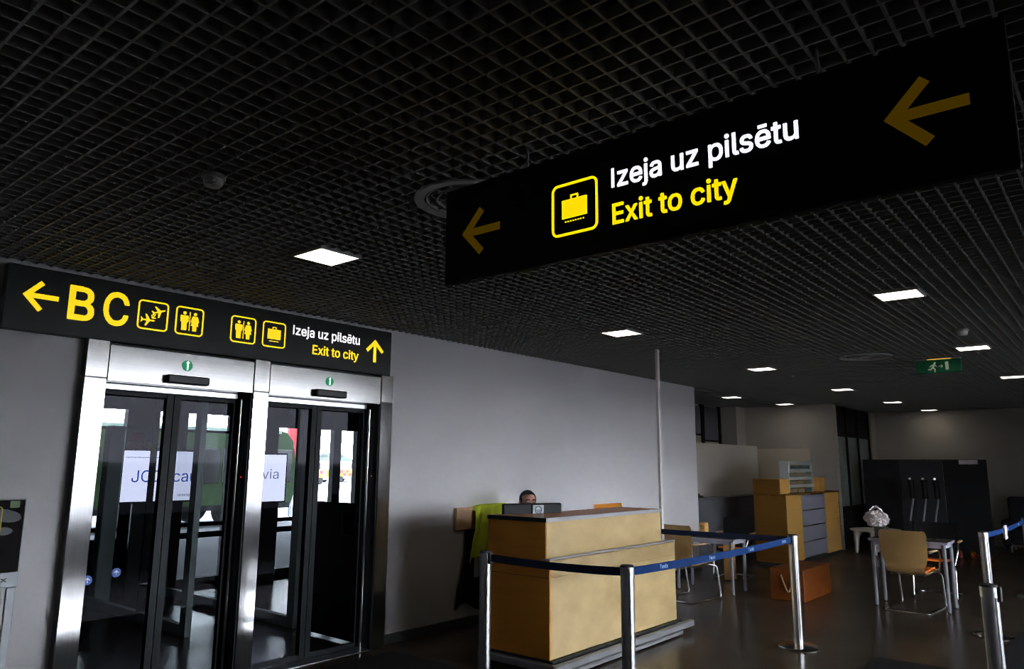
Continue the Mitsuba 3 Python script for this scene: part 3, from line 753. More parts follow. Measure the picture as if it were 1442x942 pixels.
# ------------------------------------------------------------------ the person behind the desk
def person():
    px_, py_ = 5.92, 4.74
    at = RT(px_, py_, 0, -32)          # local -Y is the facing direction
    k = thing('person', 'person with short dark hair seated behind the monitor of the birch desk', 'person', at)
    SH = 0.445                          # seat height
    hip, chest, neck, head = np.array([0, 0, SH + 0.09]), np.array([0, -0.02, SH + 0.38]), np.array([0, -0.045, SH + 0.535]), np.array([0, -0.075, SH + 0.745])
    B = [((hip + (-0.08, 0, 0), (0.11, 0.11, 0.10)), (hip + (0.08, 0, 0), (0.11, 0.11, 0.10))),
         ((hip + (-0.06, 0, 0.02), (0.11, 0.10, 0.1)), (hip + (0.06, 0, 0.02), (0.11, 0.10, 0.1)), (chest + (-0.08, 0, -0.05), (0.10, 0.105, 0.12)), (chest + (0.08, 0, -0.05), (0.10, 0.105, 0.12))),
         ((chest + (-0.08, 0, 0), (0.09, 0.10, 0.1)), (chest + (0.08, 0, 0), (0.09, 0.10, 0.1)), (chest + (-0.15, 0, 0.09), 0.055), (chest + (0.15, 0, 0.09), 0.055)),
         ((chest + (0, 0, 0.10), 0.07), (neck, 0.052))]
    for s in (-1, 1):
        sh, el, wr = chest + (s * 0.185, 0, 0.085), chest + (s * 0.235, -0.10, -0.16), np.array([s * 0.13, -0.36, 0.775])
        kn, an = np.array([s * 0.13, -0.43, SH + 0.06]), np.array([s * 0.12, -0.40, 0.09])
        B += [((sh, 0.055), (el, 0.042)), ((el, 0.042), (wr, 0.028)), ((hip + (s * 0.09, 0, -0.01), 0.095), (kn, 0.060)), ((kn, 0.060), (an, 0.040)), ((an + (0, 0.03, -0.045), 0.038), (an + (0, -0.16, -0.055), 0.032))]
        pl = wr + (-s * 0.02, -0.075, -0.012)
        B += [((wr, (0.026, 0.026, 0.018)), (pl, (0.036, 0.02, 0.013)))]
        for f, (dx, ln) in enumerate(((-0.030, 0.062), (-0.010, 0.072), (0.010, 0.068), (0.029, 0.052))):
            r0 = pl + (dx, -0.012, 0)
            r1, r2 = r0 + (dx * 0.15, -ln * 0.55, 0.004), r0 + (dx * 0.2, -ln, -0.012)
            B += [((r0, 0.009), (r1, 0.0085)), ((r1, 0.0085), (r2, 0.0075))]
        t0 = wr + (-s * 0.03, -0.03, -0.004)
        B += [((t0, 0.012), (t0 + (-s * 0.032, -0.03, -0.006), 0.010)), ((t0 + (-s * 0.032, -0.03, -0.006), 0.010), (t0 + (-s * 0.036, -0.058, -0.010), 0.008))]
    # head: skull, jaw, nose, brow, ears, all in the one skin
    B += [((neck, 0.052), (head + (0, 0.02, -0.09), 0.056)),
          ((head + (0, 0.015, 0.03), (0.076, 0.094, 0.085)), (head + (0, -0.045, -0.075), (0.048, 0.045, 0.040))),
          ((head + (0, -0.082, 0.006), 0.010), (head + (0, -0.104, -0.030), 0.013)),
          ((head + (-0.036, -0.074, 0.028), 0.012), (head + (0.036, -0.074, 0.028), 0.012))]
    for s in (-1, 1):
        B += [((head + (s * 0.080, 0.012, 0.012), (0.008, 0.016, 0.018)), (head + (s * 0.077, 0.008, -0.022), (0.008, 0.012, 0.014)))]
    body = hulls(B, 0.014, 6)
    part(k, 'body', body, 'skin', True)
    for s in (-1, 1):
        e = trimesh.creation.icosphere(2, 0.0125); e.apply_translation(head + (s * 0.031, -0.076, 0.006))
        part(k, 'eye', e, 'eye', True)
        pu = trimesh.creation.icosphere(1, 0.006); pu.apply_translation(head + (s * 0.031, -0.0855, 0.005))
        part(k, 'pupil', pu, 'hair', True)
        part(k, 'eyebrow', tube([head + (s * 0.016, -0.090, 0.030), head + (s * 0.034, -0.089, 0.036), head + (s * 0.052, -0.074, 0.028)], 0.0045, 8), 'hair', True)
    part(k, 'mouth', tube([head + (-0.024, -0.086, -0.066), head + (0, -0.094, -0.064), head + (0.024, -0.086, -0.066)], [0.003, 0.006, 0.003], 8), 'lips', True)
    # hair: a cap cut away over the face
    sk = hulls([((head + (0, 0.018, 0.034), (0.084, 0.100, 0.092)), (head + (0, 0.035, -0.02), (0.080, 0.085, 0.07)))], 0.012, 4)
    cut = m3.Manifold(m3.Mesh(np.array(sk.vertices, np.float32), np.array(sk.faces, np.uint32)))
    cut = cut - m3.Manifold.cube([0.148, 0.14, 0.30], True).rotate([-16, 0, 0]).translate([float(v) for v in head + np.array((0, -0.085, -0.062))])
    cut = cut - m3.Manifold.cube([0.4, 0.4, 0.2], True).translate([float(v) for v in head + np.array((0, 0.02, -0.165))])
    cut = cut - m3.Manifold.cube([0.4, 0.12, 0.12], True).translate([float(v) for v in head + np.array((0, -0.055, -0.06))])
    q = cut.to_mesh()
    part(k, 'hair', trimesh.Trimesh(q.vert_properties[:, :3], q.tri_verts), 'hair', 50)
    # clothes a little outside the body
    J = [((hip + (-0.07, 0, 0.0), (0.125, 0.125, 0.09)), (hip + (0.07, 0, 0.0), (0.125, 0.125, 0.09)), (chest + (-0.08, 0, -0.05), (0.115, 0.12, 0.12)), (chest + (0.08, 0, -0.05), (0.115, 0.12, 0.12))),
         ((chest + (-0.08, 0, 0), (0.105, 0.115, 0.11)), (chest + (0.08, 0, 0), (0.105, 0.115, 0.11)), (chest + (-0.155, 0, 0.09), 0.068), (chest + (0.155, 0, 0.09), 0.068)), ((chest + (0, 0, 0.10), 0.085), (neck + (0, 0.005, -0.035), 0.066))]
    for s in (-1, 1):
        sh, el, wr = chest + (s * 0.185, 0, 0.085), chest + (s * 0.235, -0.10, -0.16), np.array([s * 0.13, -0.36, 0.775])
        J += [((sh, 0.070), (el, 0.055)), ((el, 0.055), (wr * 0.94 + el * 0.06, 0.040))]
    part(k, 'sweater', hulls(J, 0.025, 8), 'shirt', True)
    P = [((hip + (-0.08, 0, -0.02), (0.12, 0.12, 0.09)), (hip + (0.08, 0, -0.02), (0.12, 0.12, 0.09)))]
    for s in (-1, 1):
        kn, an = np.array([s * 0.13, -0.43, SH + 0.06]), np.array([s * 0.12, -0.40, 0.12])
        P += [((hip + (s * 0.09, 0, -0.02), 0.10), (kn, 0.072)), ((kn, 0.072), (an, 0.056))]
    part(k, 'trousers', hulls(P, 0.025, 8), 'trousers', True)
    for s in (-1, 1):
        an = np.array([s * 0.12, -0.40, 0.09])
        part(k, 'shoe', hulls([((an + (0, 0.03, -0.042), 0.047), (an + (0, -0.17, -0.050), 0.040)), ((an + (0, 0.02, -0.02), 0.045), (an + (0, 0.01, 0.02), 0.048))], 0.02, 5), 'rubber', True)
    c = thing('office_chair', 'dark office chair under the person behind the birch desk', 'chair', at)
    part(c, 'seat', cbx(-0.23, 0.23, -0.22, 0.22, 0.36, 0.42, 0.02), 'rubber')
    part(c, 'backrest', cbx(-0.20, 0.20, 0.20, 0.24, 0.55, 0.92, 0.02), 'rubber')
    part(c, 'back_bar', tube([(0, 0.15, 0.37), (0, 0.26, 0.40), (0, 0.255, 0.70)], 0.018, 10, 0.06), 'frame_dark', True)
    part(c, 'column', tube([(0, 0, 0.07), (0, 0, 0.36)], 0.028, 14), 'alu_dull', True)
    for i in range(5):
        a = math.radians(72 * i + 18)
        lg = part(c, 'foot', tube([(0, 0, 0.09), (0.27 * math.cos(a), 0.27 * math.sin(a), 0.065)], [0.026, 0.016], 10), 'rubber', True)
        part(lg, 'caster', trimesh.creation.icosphere(2, 0.028).apply_translation((0.27 * math.cos(a), 0.27 * math.sin(a), 0.028)), 'rubber', True)


person()

# ------------------------------------------------------------------ wooden rail, vest, coat on the gate wall
single('wall_rail', cbx(5.36, 6.30, YW - 0.04, YW, 0.925, 1.137, 0.004), 'rail_wood', 'wide wooden bumper rail on the grey wall behind the yellow vest', 'rail')
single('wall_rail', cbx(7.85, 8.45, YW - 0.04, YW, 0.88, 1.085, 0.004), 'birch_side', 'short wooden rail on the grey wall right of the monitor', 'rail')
a_, b_ = 26, 22
U, V = np.meshgrid(np.linspace(0, 1, a_), np.linspace(0, 1, b_), indexing='ij')
left = 5.575 + 0.015 * np.sin(V * 9) - 0.11 * np.clip((V - 0.45) / 0.4, 0, 1)
Xg = left + U * (6.10 - left)
top = 1.160 - 0.05 * np.exp(-U * 9)
Zg = np.where(V < 0.12, top, top - (V - 0.12) / 0.88 * (0.50 - 0.10 * np.clip(U - 0.2, 0, 1)))
Yg = np.where(V < 0.12, YW - 0.005 - V / 0.12 * 0.06, YW - 0.075 - 0.03 * np.sin(U * 17 + V * 2) * np.minimum(V * 2, 1) - 0.02 * V)
vs = thing('safety_vest', 'bright yellow-green safety vest hung over the wooden rail beside the birch desk', 'vest')
part(vs, 'cloth', sheet(np.stack([Xg, Yg, Zg], -1), 0.006), 'vest', True)
part(vs, 'lining', sheet(np.stack([5.60 + 0.30 * U, YW - 0.062 - 0.012 * np.sin(U * 14), 0.72 - 0.26 * V], -1), 0.006), 'vest_tape', True)
U2, V2 = np.meshgrid(np.linspace(0, 1, 20), np.linspace(0, 1, 20), indexing='ij')
ct = np.stack([5.50 + 0.03 * np.sin(V2 * 5) - 0.10 * V2 * (1 - U2) + U2 * (0.55 + 0.05 * V2), YW - 0.026 - 0.010 * np.sin(U2 * 15 + V2) * V2, 0.92 - V2 * (0.74 - 0.05 * np.sin(U2 * 9))], -1)
single('dark_coat', sheet(ct, 0.012), 'coat', 'long dark garment hanging from the wooden rail below the yellow vest', 'coat', True)

# ------------------------------------------------------------------ white pole
po = thing('service_pole', 'thin white service pole from floor to ceiling behind the right end of the birch desk', 'pole')
part(po, 'shaft', cbx(6.955, 6.995, 3.77, 3.805, 0.012, ROOF, 0.006), 'pole_white')
part(po, 'foot', cbx(6.93, 7.02, 3.745, 3.83, 0, 0.012, 0.003), 'plastic_grey')

# ------------------------------------------------------------------ queue posts and belts
ang = np.linspace(0, 2 * np.pi, 48, endpoint=False)
RP = 0.041
circ = sg.Point(0, 0).buffer(RP, 24)
for a in (45, 135, 225, 315):
    circ = circ.difference(sa.rotate(sa.translate(sg.box(-0.006, -0.006, 0.006, 0.006), RP - 0.002, 0), a, origin=(0, 0)))
POST = mikit.ply(extr(circ, 0.90).apply_translation((0, 0, 0.022)), 'mat_alu', smooth=30)
BASE = mikit.ply(lathe([(0, 0), (0.172, 0), (0.175, 0.008), (0.165, 0.017), (0.06, 0.028), (0, 0.028)], 56), 'mat_chrome', smooth=30)
CAP = mikit.ply(cat_(lathe([(0, 0.922), (0.041, 0.922), (0.042, 0.928), (0.042, 0.957), (0.038, 0.963), (0, 0.965)], 36)), 'mat_rubber', smooth=30)
HEAD = mikit.ply(cat_(cbx(0.034, 0.056, -0.020, 0.020, 0.880, 0.955, 0.004)), 'mat_rubber')
COLLAR = mikit.ply(lathe([(0.0, 0.90), (0.0435, 0.90), (0.0435, 0.952), (0.0, 0.952)], 36), 'mat_alu', smooth=30)


def post(x, y, rz, lab):
    k = thing('queue_post', lab, 'queue post', RT(x, y, 0, rz), 'silver queue posts')
    part(k, 'tube', POST)
    part(k, 'base', BASE)
    part(k, 'collar', COLLAR)
    part(k, 'cap', CAP)
    part(k, 'belt_outlet', HEAD)
    return k


P = {1: (4.005, 3.565), 2: (4.044, 2.441), 3: (6.875, 2.42), 4: (8.55, 1.175), 5: (4.69, 0.645), 6: (6.875, 4.75), 7: (11.4, 1.10)}
post(*P[1], -90, 'silver queue post left of the birch desk in front of the yellow vest')
post(*P[2], 0, 'silver queue post in front of the birch desk where navy and blue belts meet')
post(*P[3], 180, 'silver queue post before the brown wooden box, right end of the blue belt')
post(*P[4], 0, 'silver queue post at the right edge, the farther of two, with a blue belt')
post(*P[5], -90, 'silver queue post at the lower right edge, nearest, with no belt')
post(*P[6], -90, 'silver queue post hidden behind the birch desk at the end of the navy belt')


def belt(a, b, m, lab, sag=0.03, print_=None, za=0.945, w=0.05):
    a, b = np.array(a, float), np.array(b, float)
    d = (b - a) / np.linalg.norm(b - a)
    a, b = a + d * 0.05, b - d * 0.05
    L = np.linalg.norm(b - a)
    n = 25
    t = np.linspace(0, 1, n)
    zc = za - w / 2 - sag * 4 * t * (1 - t)
    Pg = np.zeros((n, 3, 3))
    for j, o in enumerate((-w / 2, 0, w / 2)):
        Pg[:, j, 0], Pg[:, j, 1], Pg[:, j, 2] = a[0] + (b[0] - a[0]) * t, a[1] + (b[1] - a[1]) * t, zc + o
    k = thing('barrier_belt', lab, 'belt', None, 'queue barrier belts')
    part(k, 'webbing', sheet(Pg, 0.003), m)
    if print_:
        side = np.array([d[1], -d[0]]) if print_[1] > 0 else np.array([-d[1], d[0]])
        for s in print_[0]:
            z = za - w / 2 - sag * 4 * s * (1 - s)
            tm = text_fit('Tenix', -0.055, 0.055, 0, 0.026, True, 0.0012)
            u = np.array([d[0], d[1], -sag * 4 * (1 - 2 * s) / L]) * print_[1]
            u /= np.linalg.norm(u)
            o = np.array([a[0] + (b[0] - a[0]) * s + side[0] * 0.0022, a[1] + (b[1] - a[1]) * s + side[1] * 0.0022, z - 0.012])
            v = np.cross(np.append(side, 0), u)
            part(k, 'lettering', basis(tm, o, u, v), 'belt_print')
    return k


belt(P[1], P[2], 'navy_belt', 'navy belt between the two posts in front of the dark desk side', 0.012)
belt(P[2], P[3], 'blue_belt', 'blue belt with pale lettering running across the birch desk front', 0.015, ([0.148, 0.413, 0.672, 0.935], 1))
belt(P[3], P[6], 'navy_belt', 'navy belt running from the wooden box post back behind the birch desk', 0.012)
b4 = belt(P[4], P[7], 'blue_belt', 'blue belt at the right edge of the photo with a white clip on it', 0.02, ([0.05, 0.5, 0.8], 1))
tg = thing('belt_tag', 'white paper tag folded over the blue belt at the right edge', 'tag', RT(9.80, 1.139, 0, 91.5))
part(tg, 'paper', cat_(bx(-0.008, -0.006, -0.13, 0.13, 0.805, 0.947), bx(0.006, 0.008, -0.13, 0.13, 0.82, 0.947), bx(-0.008, 0.008, -0.13, 0.13, 0.945, 0.947)), 'paper')
post(*P[7], 180, 'silver queue post outside the photo to the right, end of the blue belt')

# ------------------------------------------------------------------ floor mats
single('floor_mat', cbx(1.6, 4.42, 2.5, 4.98, 0.0, 0.008, 0.003), 'mat_dark', 'large dark mat added before the two automatic doors to dull floor reflections', 'mat')  # added mat, keeps window glare on the floor out of the jambs
single('floor_mat', cbx(5.2, 6.95, 0.95, 1.80, 0.0, 0.008, 0.003), 'mat_dark', 'dark floor mat at the lower right, left of the nearest queue post', 'mat')
single('floor_mat', cbx(7.05, 8.9, -0.7, 1.02, 0.0, 0.008, 0.003), 'mat_dark', 'dark floor mat under the farther queue post at the right edge', 'mat')

# ------------------------------------------------------------------ chairs
def shell_profile():
    """side view of the bent plywood shell: (x, z), x forward"""
    pts = [(-0.045, 0.875), (-0.04, 0.80), (-0.02, 0.66), (-0.005, 0.54), (0.005, 0.47), (0.03, 0.425), (0.075, 0.408), (0.16, 0.410), (0.30, 0.425), (0.40, 0.432), (0.445, 0.425), (0.47, 0.405)]
    return np.array(pts)


def make_chair(label, black=False):
    k = thing('black_chair' if black else 'plywood_chair', label, 'chair', RT(0, 0, 0))
    pr = shell_profile()
    n = 48
    s = np.linspace(0, 1, n)
    d = np.r_[0, np.cumsum(np.linalg.norm(np.diff(pr, axis=0), axis=1))]; d /= d[-1]
    from scipy.interpolate import PchipInterpolator
    X, Z = PchipInterpolator(d, pr[:, 0])(s), PchipInterpolator(d, pr[:, 1])(s)
    wid = np.interp(s, [0, 0.04, 0.30, 0.46, 0.60, 0.95, 1], [0.225, 0.245, 0.235, 0.195, 0.205, 0.225, 0.205])
    t = np.linspace(-1, 1, 15)
    G = np.zeros((n, 15, 3))
    for i in range(n):
        G[i, :, 0] = X[i] + (0.035 * t ** 2 if s[i] < 0.42 else 0)
        G[i, :, 1] = t * wid[i]
        G[i, :, 2] = Z[i] + (0.012 * t ** 2 if s[i] > 0.5 else 0)
    part(k, 'shell', sheet(G, 0.011), 'near_black' if black else 'ply_shell', 40)
    C = G[26:46, 1:-1].copy()
    C[..., 2] += 0.014
    part(k, 'seat_pad', sheet(C, 0.020), 'orange', 40)
    C = G[1:20, 1:-1].copy(); C[..., 0] += 0.013
    part(k, 'back_pad', sheet(C, 0.014), 'near_black' if black else 'orange', 40)
    r = 0.0105
    for sgn in (-1, 1):
        y = sgn * 0.228
        part(k, 'side_frame', tube([(0.10, sgn * 0.17, 0.392), (0.42, sgn * 0.17, 0.405), (0.52, y, 0.39), (0.60, y, r), (-0.02, y, r)], r, 10, 0.05), 'chrome', True)
        part(k, 'arm_frame', tube([(0.46, sgn * 0.22, 0.405), (0.40, sgn * 0.262, 0.58), (0.34, sgn * 0.262, 0.655), (0.02, sgn * 0.255, 0.645)], r * 0.9, 10, 0.06), 'chrome', True)
        part(k, 'armrest', cbx(0.0, 0.25, sgn * 0.262 - 0.022, sgn * 0.262 + 0.022, 0.655, 0.670, 0.005), 'edge_wood')
    part(k, 'rear_bar', tube([(0.0, -0.228, r), (-0.03, -0.20, r), (-0.03, 0.20, r), (0.0, 0.228, r)], r, 10, 0.03), 'chrome', True)
    part(k, 'seat_bar', tube([(0.14, -0.17, 0.393), (0.14, 0.17, 0.393)], r * 0.8, 8), 'chrome', True)
    return k


def moved(k, at):
    place[k] = at
    for q in [q for q in scene if q.startswith(k + '__')]:
        scene[q] = {**scene[q], 'to_world': at}


ch = make_chair('birch plywood cantilever chair with orange seat and chrome legs at the right grey-legged table')
moved(ch, RT(9.27, 2.05, 0, -4))
dup(ch, RT(8.16, 4.27, 0, -8), 'birch plywood cantilever chair with orange edge between the birch desk and the left table')
bc = make_chair('black-backed chair with chrome frame on the far side of the right grey-legged table', True)
moved(bc, RT(10.95, 2.02, 0, 184))
dup(bc, RT(10.72, 4.56, 0, 186, 0.93), 'black-backed chair with orange seat behind the left grey-legged table')

# ------------------------------------------------------------------ tables
def make_table(lab, at):
    k = thing('grey_table', lab, 'table', at, None)
    part(k, 'top', cbx(-0.215, 0.215, -0.40, 0.40, 0.725, 0.75, 0.004), 'black')
    part(k, 'edge', extr(sg.box(-0.222, -0.407, 0.222, 0.407).difference(sg.box(-0.2155, -0.4005, 0.2155, 0.4005)), 0.026).apply_translation((0, 0, 0.7245)), 'grey_panel')
    part(k, 'apron', cat_(bx(-0.20, 0.20, -0.375, -0.36, 0.68, 0.7245), bx(-0.20, 0.20, 0.36, 0.375, 0.68, 0.7245), bx(-0.20, -0.185, -0.36, 0.36, 0.68, 0.7245), bx(0.185, 0.20, -0.36, 0.36, 0.68, 0.7245)), 'grey_panel')
    for sx in (-1, 1):
        for sy in (-1, 1):
            lg = part(k, 'leg', tube([(sx * 0.195, sy * 0.365, 0.012), (sx * 0.195, sy * 0.365, 0.724)], 0.0215, 14), 'leg_grey', True)
            part(lg, 'foot', tube([(sx * 0.195, sy * 0.365, 0.0), (sx * 0.195, sy * 0.365, 0.012)], 0.021, 14), 'rubber', True)
    return k


make_table('dark-topped table on grey round legs in front of the black partition', RT(9.71, 2.06, 0, 0))
make_table('dark-topped table on grey round legs between the birch desk and the far counter', T().translate([9.20, 4.30, 0]).scale([1, 1, 0.885]))

# white plastic bag and food on the right table
ic = trimesh.creation.icosphere(5, 1.0)
v = ic.vertices
def nz(v, f, o):
    return np.sin(v[:, 0] * f + o) * np.cos(v[:, 1] * f * 1.3 + 2 * o) + np.sin(v[:, 2] * f * 1.1 + v[:, 0] * f * 0.7 + o)
dd = 0.07 * nz(v, 4, 1) + 0.045 * nz(v, 9, 2) + 0.035 * np.abs(nz(v, 15, 3))
dd = dd + 0.05 * np.abs(nz(v, 7, 5)) - 0.04 * np.abs(nz(v, 22, 4))
v = v * (1 + dd)[:, None] * (0.105, 0.128, 0.105)
v[:, 2] = np.maximum(v[:, 2], -0.085)
bg = thing('plastic_bag', 'crumpled white plastic bag on the right grey-legged table', 'bag', RT(9.84, 2.44, 0.95, 0))
part(bg, 'sack', trimesh.Trimesh(v, ic.faces, process=False), 'bag', 25)
for s in (-1, 1):
    Ug, Vg = np.meshgrid(np.linspace(0, 1, 8), np.linspace(0, 1, 5), indexing='ij')
    part(bg, 'handle', sheet(np.stack([0.03 * s + 0.03 * np.sin(Ug * 4) * s, -0.06 + Ug * 0.12 + 0.02 * s, 0.085 + 0.05 * np.sin(Ug * 3.14) + Vg * 0.022 + 0.008 * np.sin(Ug * 20)], -1), 0.002), 'bag', True)
def blob(name, r, at, m, lab, cat, sq=(1, 1, 1)):
    b = trimesh.creation.icosphere(3, r)
    b.vertices *= sq
    b.vertices *= (1 + 0.04 * nz(b.vertices / r, 5, 1))[:, None]
    single(name, b, m, lab, cat, True, at=at)


blob('bread_roll', 0.045, RT(9.86, 2.185, 0.782), 'box_wood', 'brown bread roll on the table just right of the plastic bag', 'bread', (1, 1.3, 0.75))
blob('orange_fruit', 0.026, RT(9.80, 2.06, 0.776), 'orange', 'small orange item on the table behind the plywood chair back', 'fruit')
blob('yellow_fruit', 0.022, RT(9.74, 2.12, 0.772), 'yellow', 'small yellow item on the table between the orange item and the bag', 'fruit')
blob('white_napkin', 0.03, RT(9.78, 1.97, 0.768), 'paper', 'small white crumpled napkin on the table behind the plywood chair back', 'napkin', (1, 1.2, 0.6))

single('dark_case', cbx(9.74, 9.92, 2.33, 2.455, 0.751, 0.865, 0.01), 'black', 'small dark case under the plastic bag on the right table', 'case')

# wooden items round the left table
wb = thing('wooden_block', 'small birch block with two slots on the left grey-legged table', 'box', RT(9.36, 4.46, 0.665))
part(wb, 'body', cbx(-0.05, 0.05, -0.045, 0.045, 0, 0.16, 0.004), 'birch_far')
for y in (-0.012, 0.015):
    part(wb, 'slot', bx(-0.052, -0.049, y - 0.004, y + 0.004, 0.07, 0.13), 'black')
pd = thing('drawer_pedestal', 'narrow birch pedestal on the floor behind the left grey-legged table', 'cabinet', RT(10.12, 4.47))
part(pd, 'body', cbx(-0.05, 0.13, -0.05, 0.05, 0.015, 0.55, 0.004), 'birch_far')
part(pd, 'plinth', bx(-0.03, 0.11, -0.045, 0.045, 0, 0.015), 'black')

# ------------------------------------------------------------------ brown wooden box
wx = thing('wooden_box', 'brown wooden box with a rope handle on the floor behind the queue post', 'box')
part(wx, 'body', cbx(9.08, 10.05, 3.09, 3.50, 0.0, 0.365, 0.012), 'box_wood')
part(wx, 'rope_handle', tube([(9.078, 3.36, 0.29), (9.055, 3.345, 0.27), (9.045, 3.29, 0.13), (9.043, 3.27, 0.105), (9.045, 3.25, 0.13), (9.055, 3.195, 0.27), (9.078, 3.18, 0.29)], 0.010, 8, 0.03), 'rope', True)
for y in (3.36, 3.18):
    part(wx, 'grommet', basis(lathe([(0.008, 0), (0.018, 0), (0.016, 0.004), (0.008, 0.004), (0.008, 0)], 20), (9.08, y, 0.29), (0, -1, 0), (0, 0, 1)), 'box_wood', 30)

# ------------------------------------------------------------------ far check-in counter
fc = thing('far_counter', 'birch and grey check-in counter with stepped towers at the far wall', 'counter')
part(fc, 'left_front', cbx(12.02, 12.74, 4.30, 4.33, 0.06, 1.11, 0.003), 'birch_far')
part(fc, 'right_front', cbx(13.97, 14.78, 4.30, 4.33, 0.06, 1.11, 0.003), 'birch_far')
for i in range(4):
    part(fc, 'grey_panel', cbx(12.744, 13.966, 4.305 , 4.33, 0.08 + i * 0.2575, 0.08 + i * 0.2575 + 0.2425, 0.004), 'grey_panel')
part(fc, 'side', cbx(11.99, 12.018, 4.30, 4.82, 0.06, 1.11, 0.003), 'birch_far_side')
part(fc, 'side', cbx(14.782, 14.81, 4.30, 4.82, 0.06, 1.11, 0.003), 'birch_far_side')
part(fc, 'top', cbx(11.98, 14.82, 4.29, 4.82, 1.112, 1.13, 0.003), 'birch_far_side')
part(fc, 'left_tower', cbx(12.0, 12.42, 4.38, 4.82, 1.131, 1.365, 0.003), 'birch_far')
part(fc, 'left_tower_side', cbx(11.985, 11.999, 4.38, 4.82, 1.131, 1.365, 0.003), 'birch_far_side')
part(fc, 'right_tower', cbx(13.93, 14.28, 4.38, 4.82, 1.131, 1.38, 0.003), 'birch_far')
part(fc, 'plinth', cbx(12.05, 14.76, 4.36, 4.80, 0.0, 0.06, 0.003), 'black')
rk = thing('leaflet_rack', 'small glass leaflet rack with four shelves on the far birch counter', 'rack')
for s, x in enumerate((12.56, 13.76)):
    part(rk, 'side', cbx(x - 0.008, x + 0.008, 4.42, 4.58, 1.131, 1.66, 0.002), 'glass_top')
for i in range(4):
    z = 1.150 + i * 0.13
    part(rk, 'shelf', cbx(12.57, 13.75, 4.41, 4.58, z + 0.068, z + 0.118, 0.002), 'glass_top')
    for j, (x0, x1, m) in enumerate(((12.62, 12.98, ('leaflet_brown', 'leaflet_brown', 'leaflet_green', 'glass_top')[i]), (13.02, 13.36, ('leaflet_brown', 'leaflet_brown', 'leaflet_brown', 'leaflet_dark')[i]), (13.42, 13.68, ('leaflet_dark', 'leaflet_green', 'leaflet_green', 'leaflet_dark')[i]))):
        if m != 'glass_top':
            single('leaflet_stack', cbx(x0, x1, 4.44, 4.56, z - 0.012 if i else 1.131, z + 0.05, 0.003), m, '%s leaflets in the glass rack on the far counter, %s shelf, %s' % ({'leaflet_brown': 'brown', 'leaflet_green': 'olive', 'leaflet_dark': 'dark'}[m], ('lowest', 'second', 'third', 'top')[i], ('left', 'middle', 'right')[j]), 'leaflets', group='leaflet stacks in the glass rack')
bd = part(fc, 'back_board', cbx(15.17, 15.198, 4.9, 6.05, 1.0, 1.93, 0.003), 'board_cream', label='pale board on the wall behind the counter')

gc = thing('grey_counter', 'long dark grey counter in the alcove behind the end of the grey wall', 'counter')
for i, x in enumerate((11.0, 12.1, 13.2)):
    for j in range(2):
        part(gc, 'front_panel', cbx(x + 0.003, x + 1.097, 5.60, 5.63, 0.06 + j * 0.475, 0.06 + j * 0.475 + 0.47, 0.003), 'grey_dark')
part(gc, 'body', bx(11.0, 14.3, 5.63, 5.82, 0.0, 1.01), 'grey_dark')
part(gc, 'top', cbx(10.98, 14.32, 5.58, 5.83, 1.011, 1.035, 0.004), 'grey_dark')
single('desk_telephone', cat_(cbx(11.70, 11.90, 5.65, 5.85, 1.035, 1.075, 0.01), cbx(11.71, 11.77, 5.65, 5.85, 1.075, 1.11, 0.01)), 'black', 'small black telephone on the grey counter next to the wall end', 'telephone')
single('pale_partition', cbx(11.2, 14.88, 5.85, 5.90, 0, 1.975, 0.003), 'offwhite', 'large pale partition panel standing behind the dark grey counter', 'partition')
single('alcove_column', cbx(14.72, 15.19, 6.20, 6.58, 0, ROOF, 0.006), 'wall_warm', 'white square column rising behind the pale partition panel', 'column')
op = thing('dark_shopfront', 'dark framed opening with pale lower panels high behind the alcove counter', 'opening')
for x0, x1 in ((11.9, 11.98), (13.80, 13.92), (14.62, 14.70)):
    part(op, 'post', cbx(x0, x1, 6.53, 6.598, 0, ZC, 0.003), 'near_black')
for x0, x1, z0, z1, m in ((11.98, 13.80, 2.20, 2.76, 'hall_wall'), (13.92, 14.62, 2.09, 2.76, 'hall_wall'), (11.98, 13.80, 1.5, 2.17, 'wall_warm'), (13.92, 14.62, 1.5, 2.06, 'wall_warm')):
    part(op, 'panel', cbx(x0, x1, 6.56, 6.59, z0, z1, 0.003), m)
part(op, 'rail', cbx(11.98, 13.80, 6.55, 6.595, 2.17, 2.20, 0.003), 'near_black')
part(op, 'rail', cbx(13.92, 14.62, 6.55, 6.595, 2.06, 2.09, 0.003), 'near_black')

# ------------------------------------------------------------------ narrow glass strip
gs = thing('glass_strip', 'narrow greenish frosted glass panes in a black frame beside the far wall', 'glazing')
fx0 = [15.42, 16.12, 16.95, 17.82]
part(gs, 'frame', cat_([bx(x - 0.03, x + 0.03, 4.44, 4.52, 0, ZC) for x in fx0] + [bx(15.42, 17.82, 4.44, 4.52, 2.18, 2.24), bx(15.42, 17.82, 4.44, 4.52, 0, 0.08), bx(15.42, 17.82, 4.44, 4.52, 0.74, 0.80)]), 'near_black')
for a, b in zip(fx0, fx0[1:]):
    part(gs, 'pane', cbx(a + 0.03, b - 0.03, 4.47, 4.48, 0.80, 2.18, 0.002), 'frosted')
    part(gs, 'lower_panel', cbx(a + 0.03, b - 0.03, 4.465, 4.485, 0.08, 0.74, 0.002), 'near_black')
    part(gs, 'upper_panel', cbx(a + 0.03, b - 0.03, 4.465, 4.485, 2.24, ZC, 0.002), 'near_black')

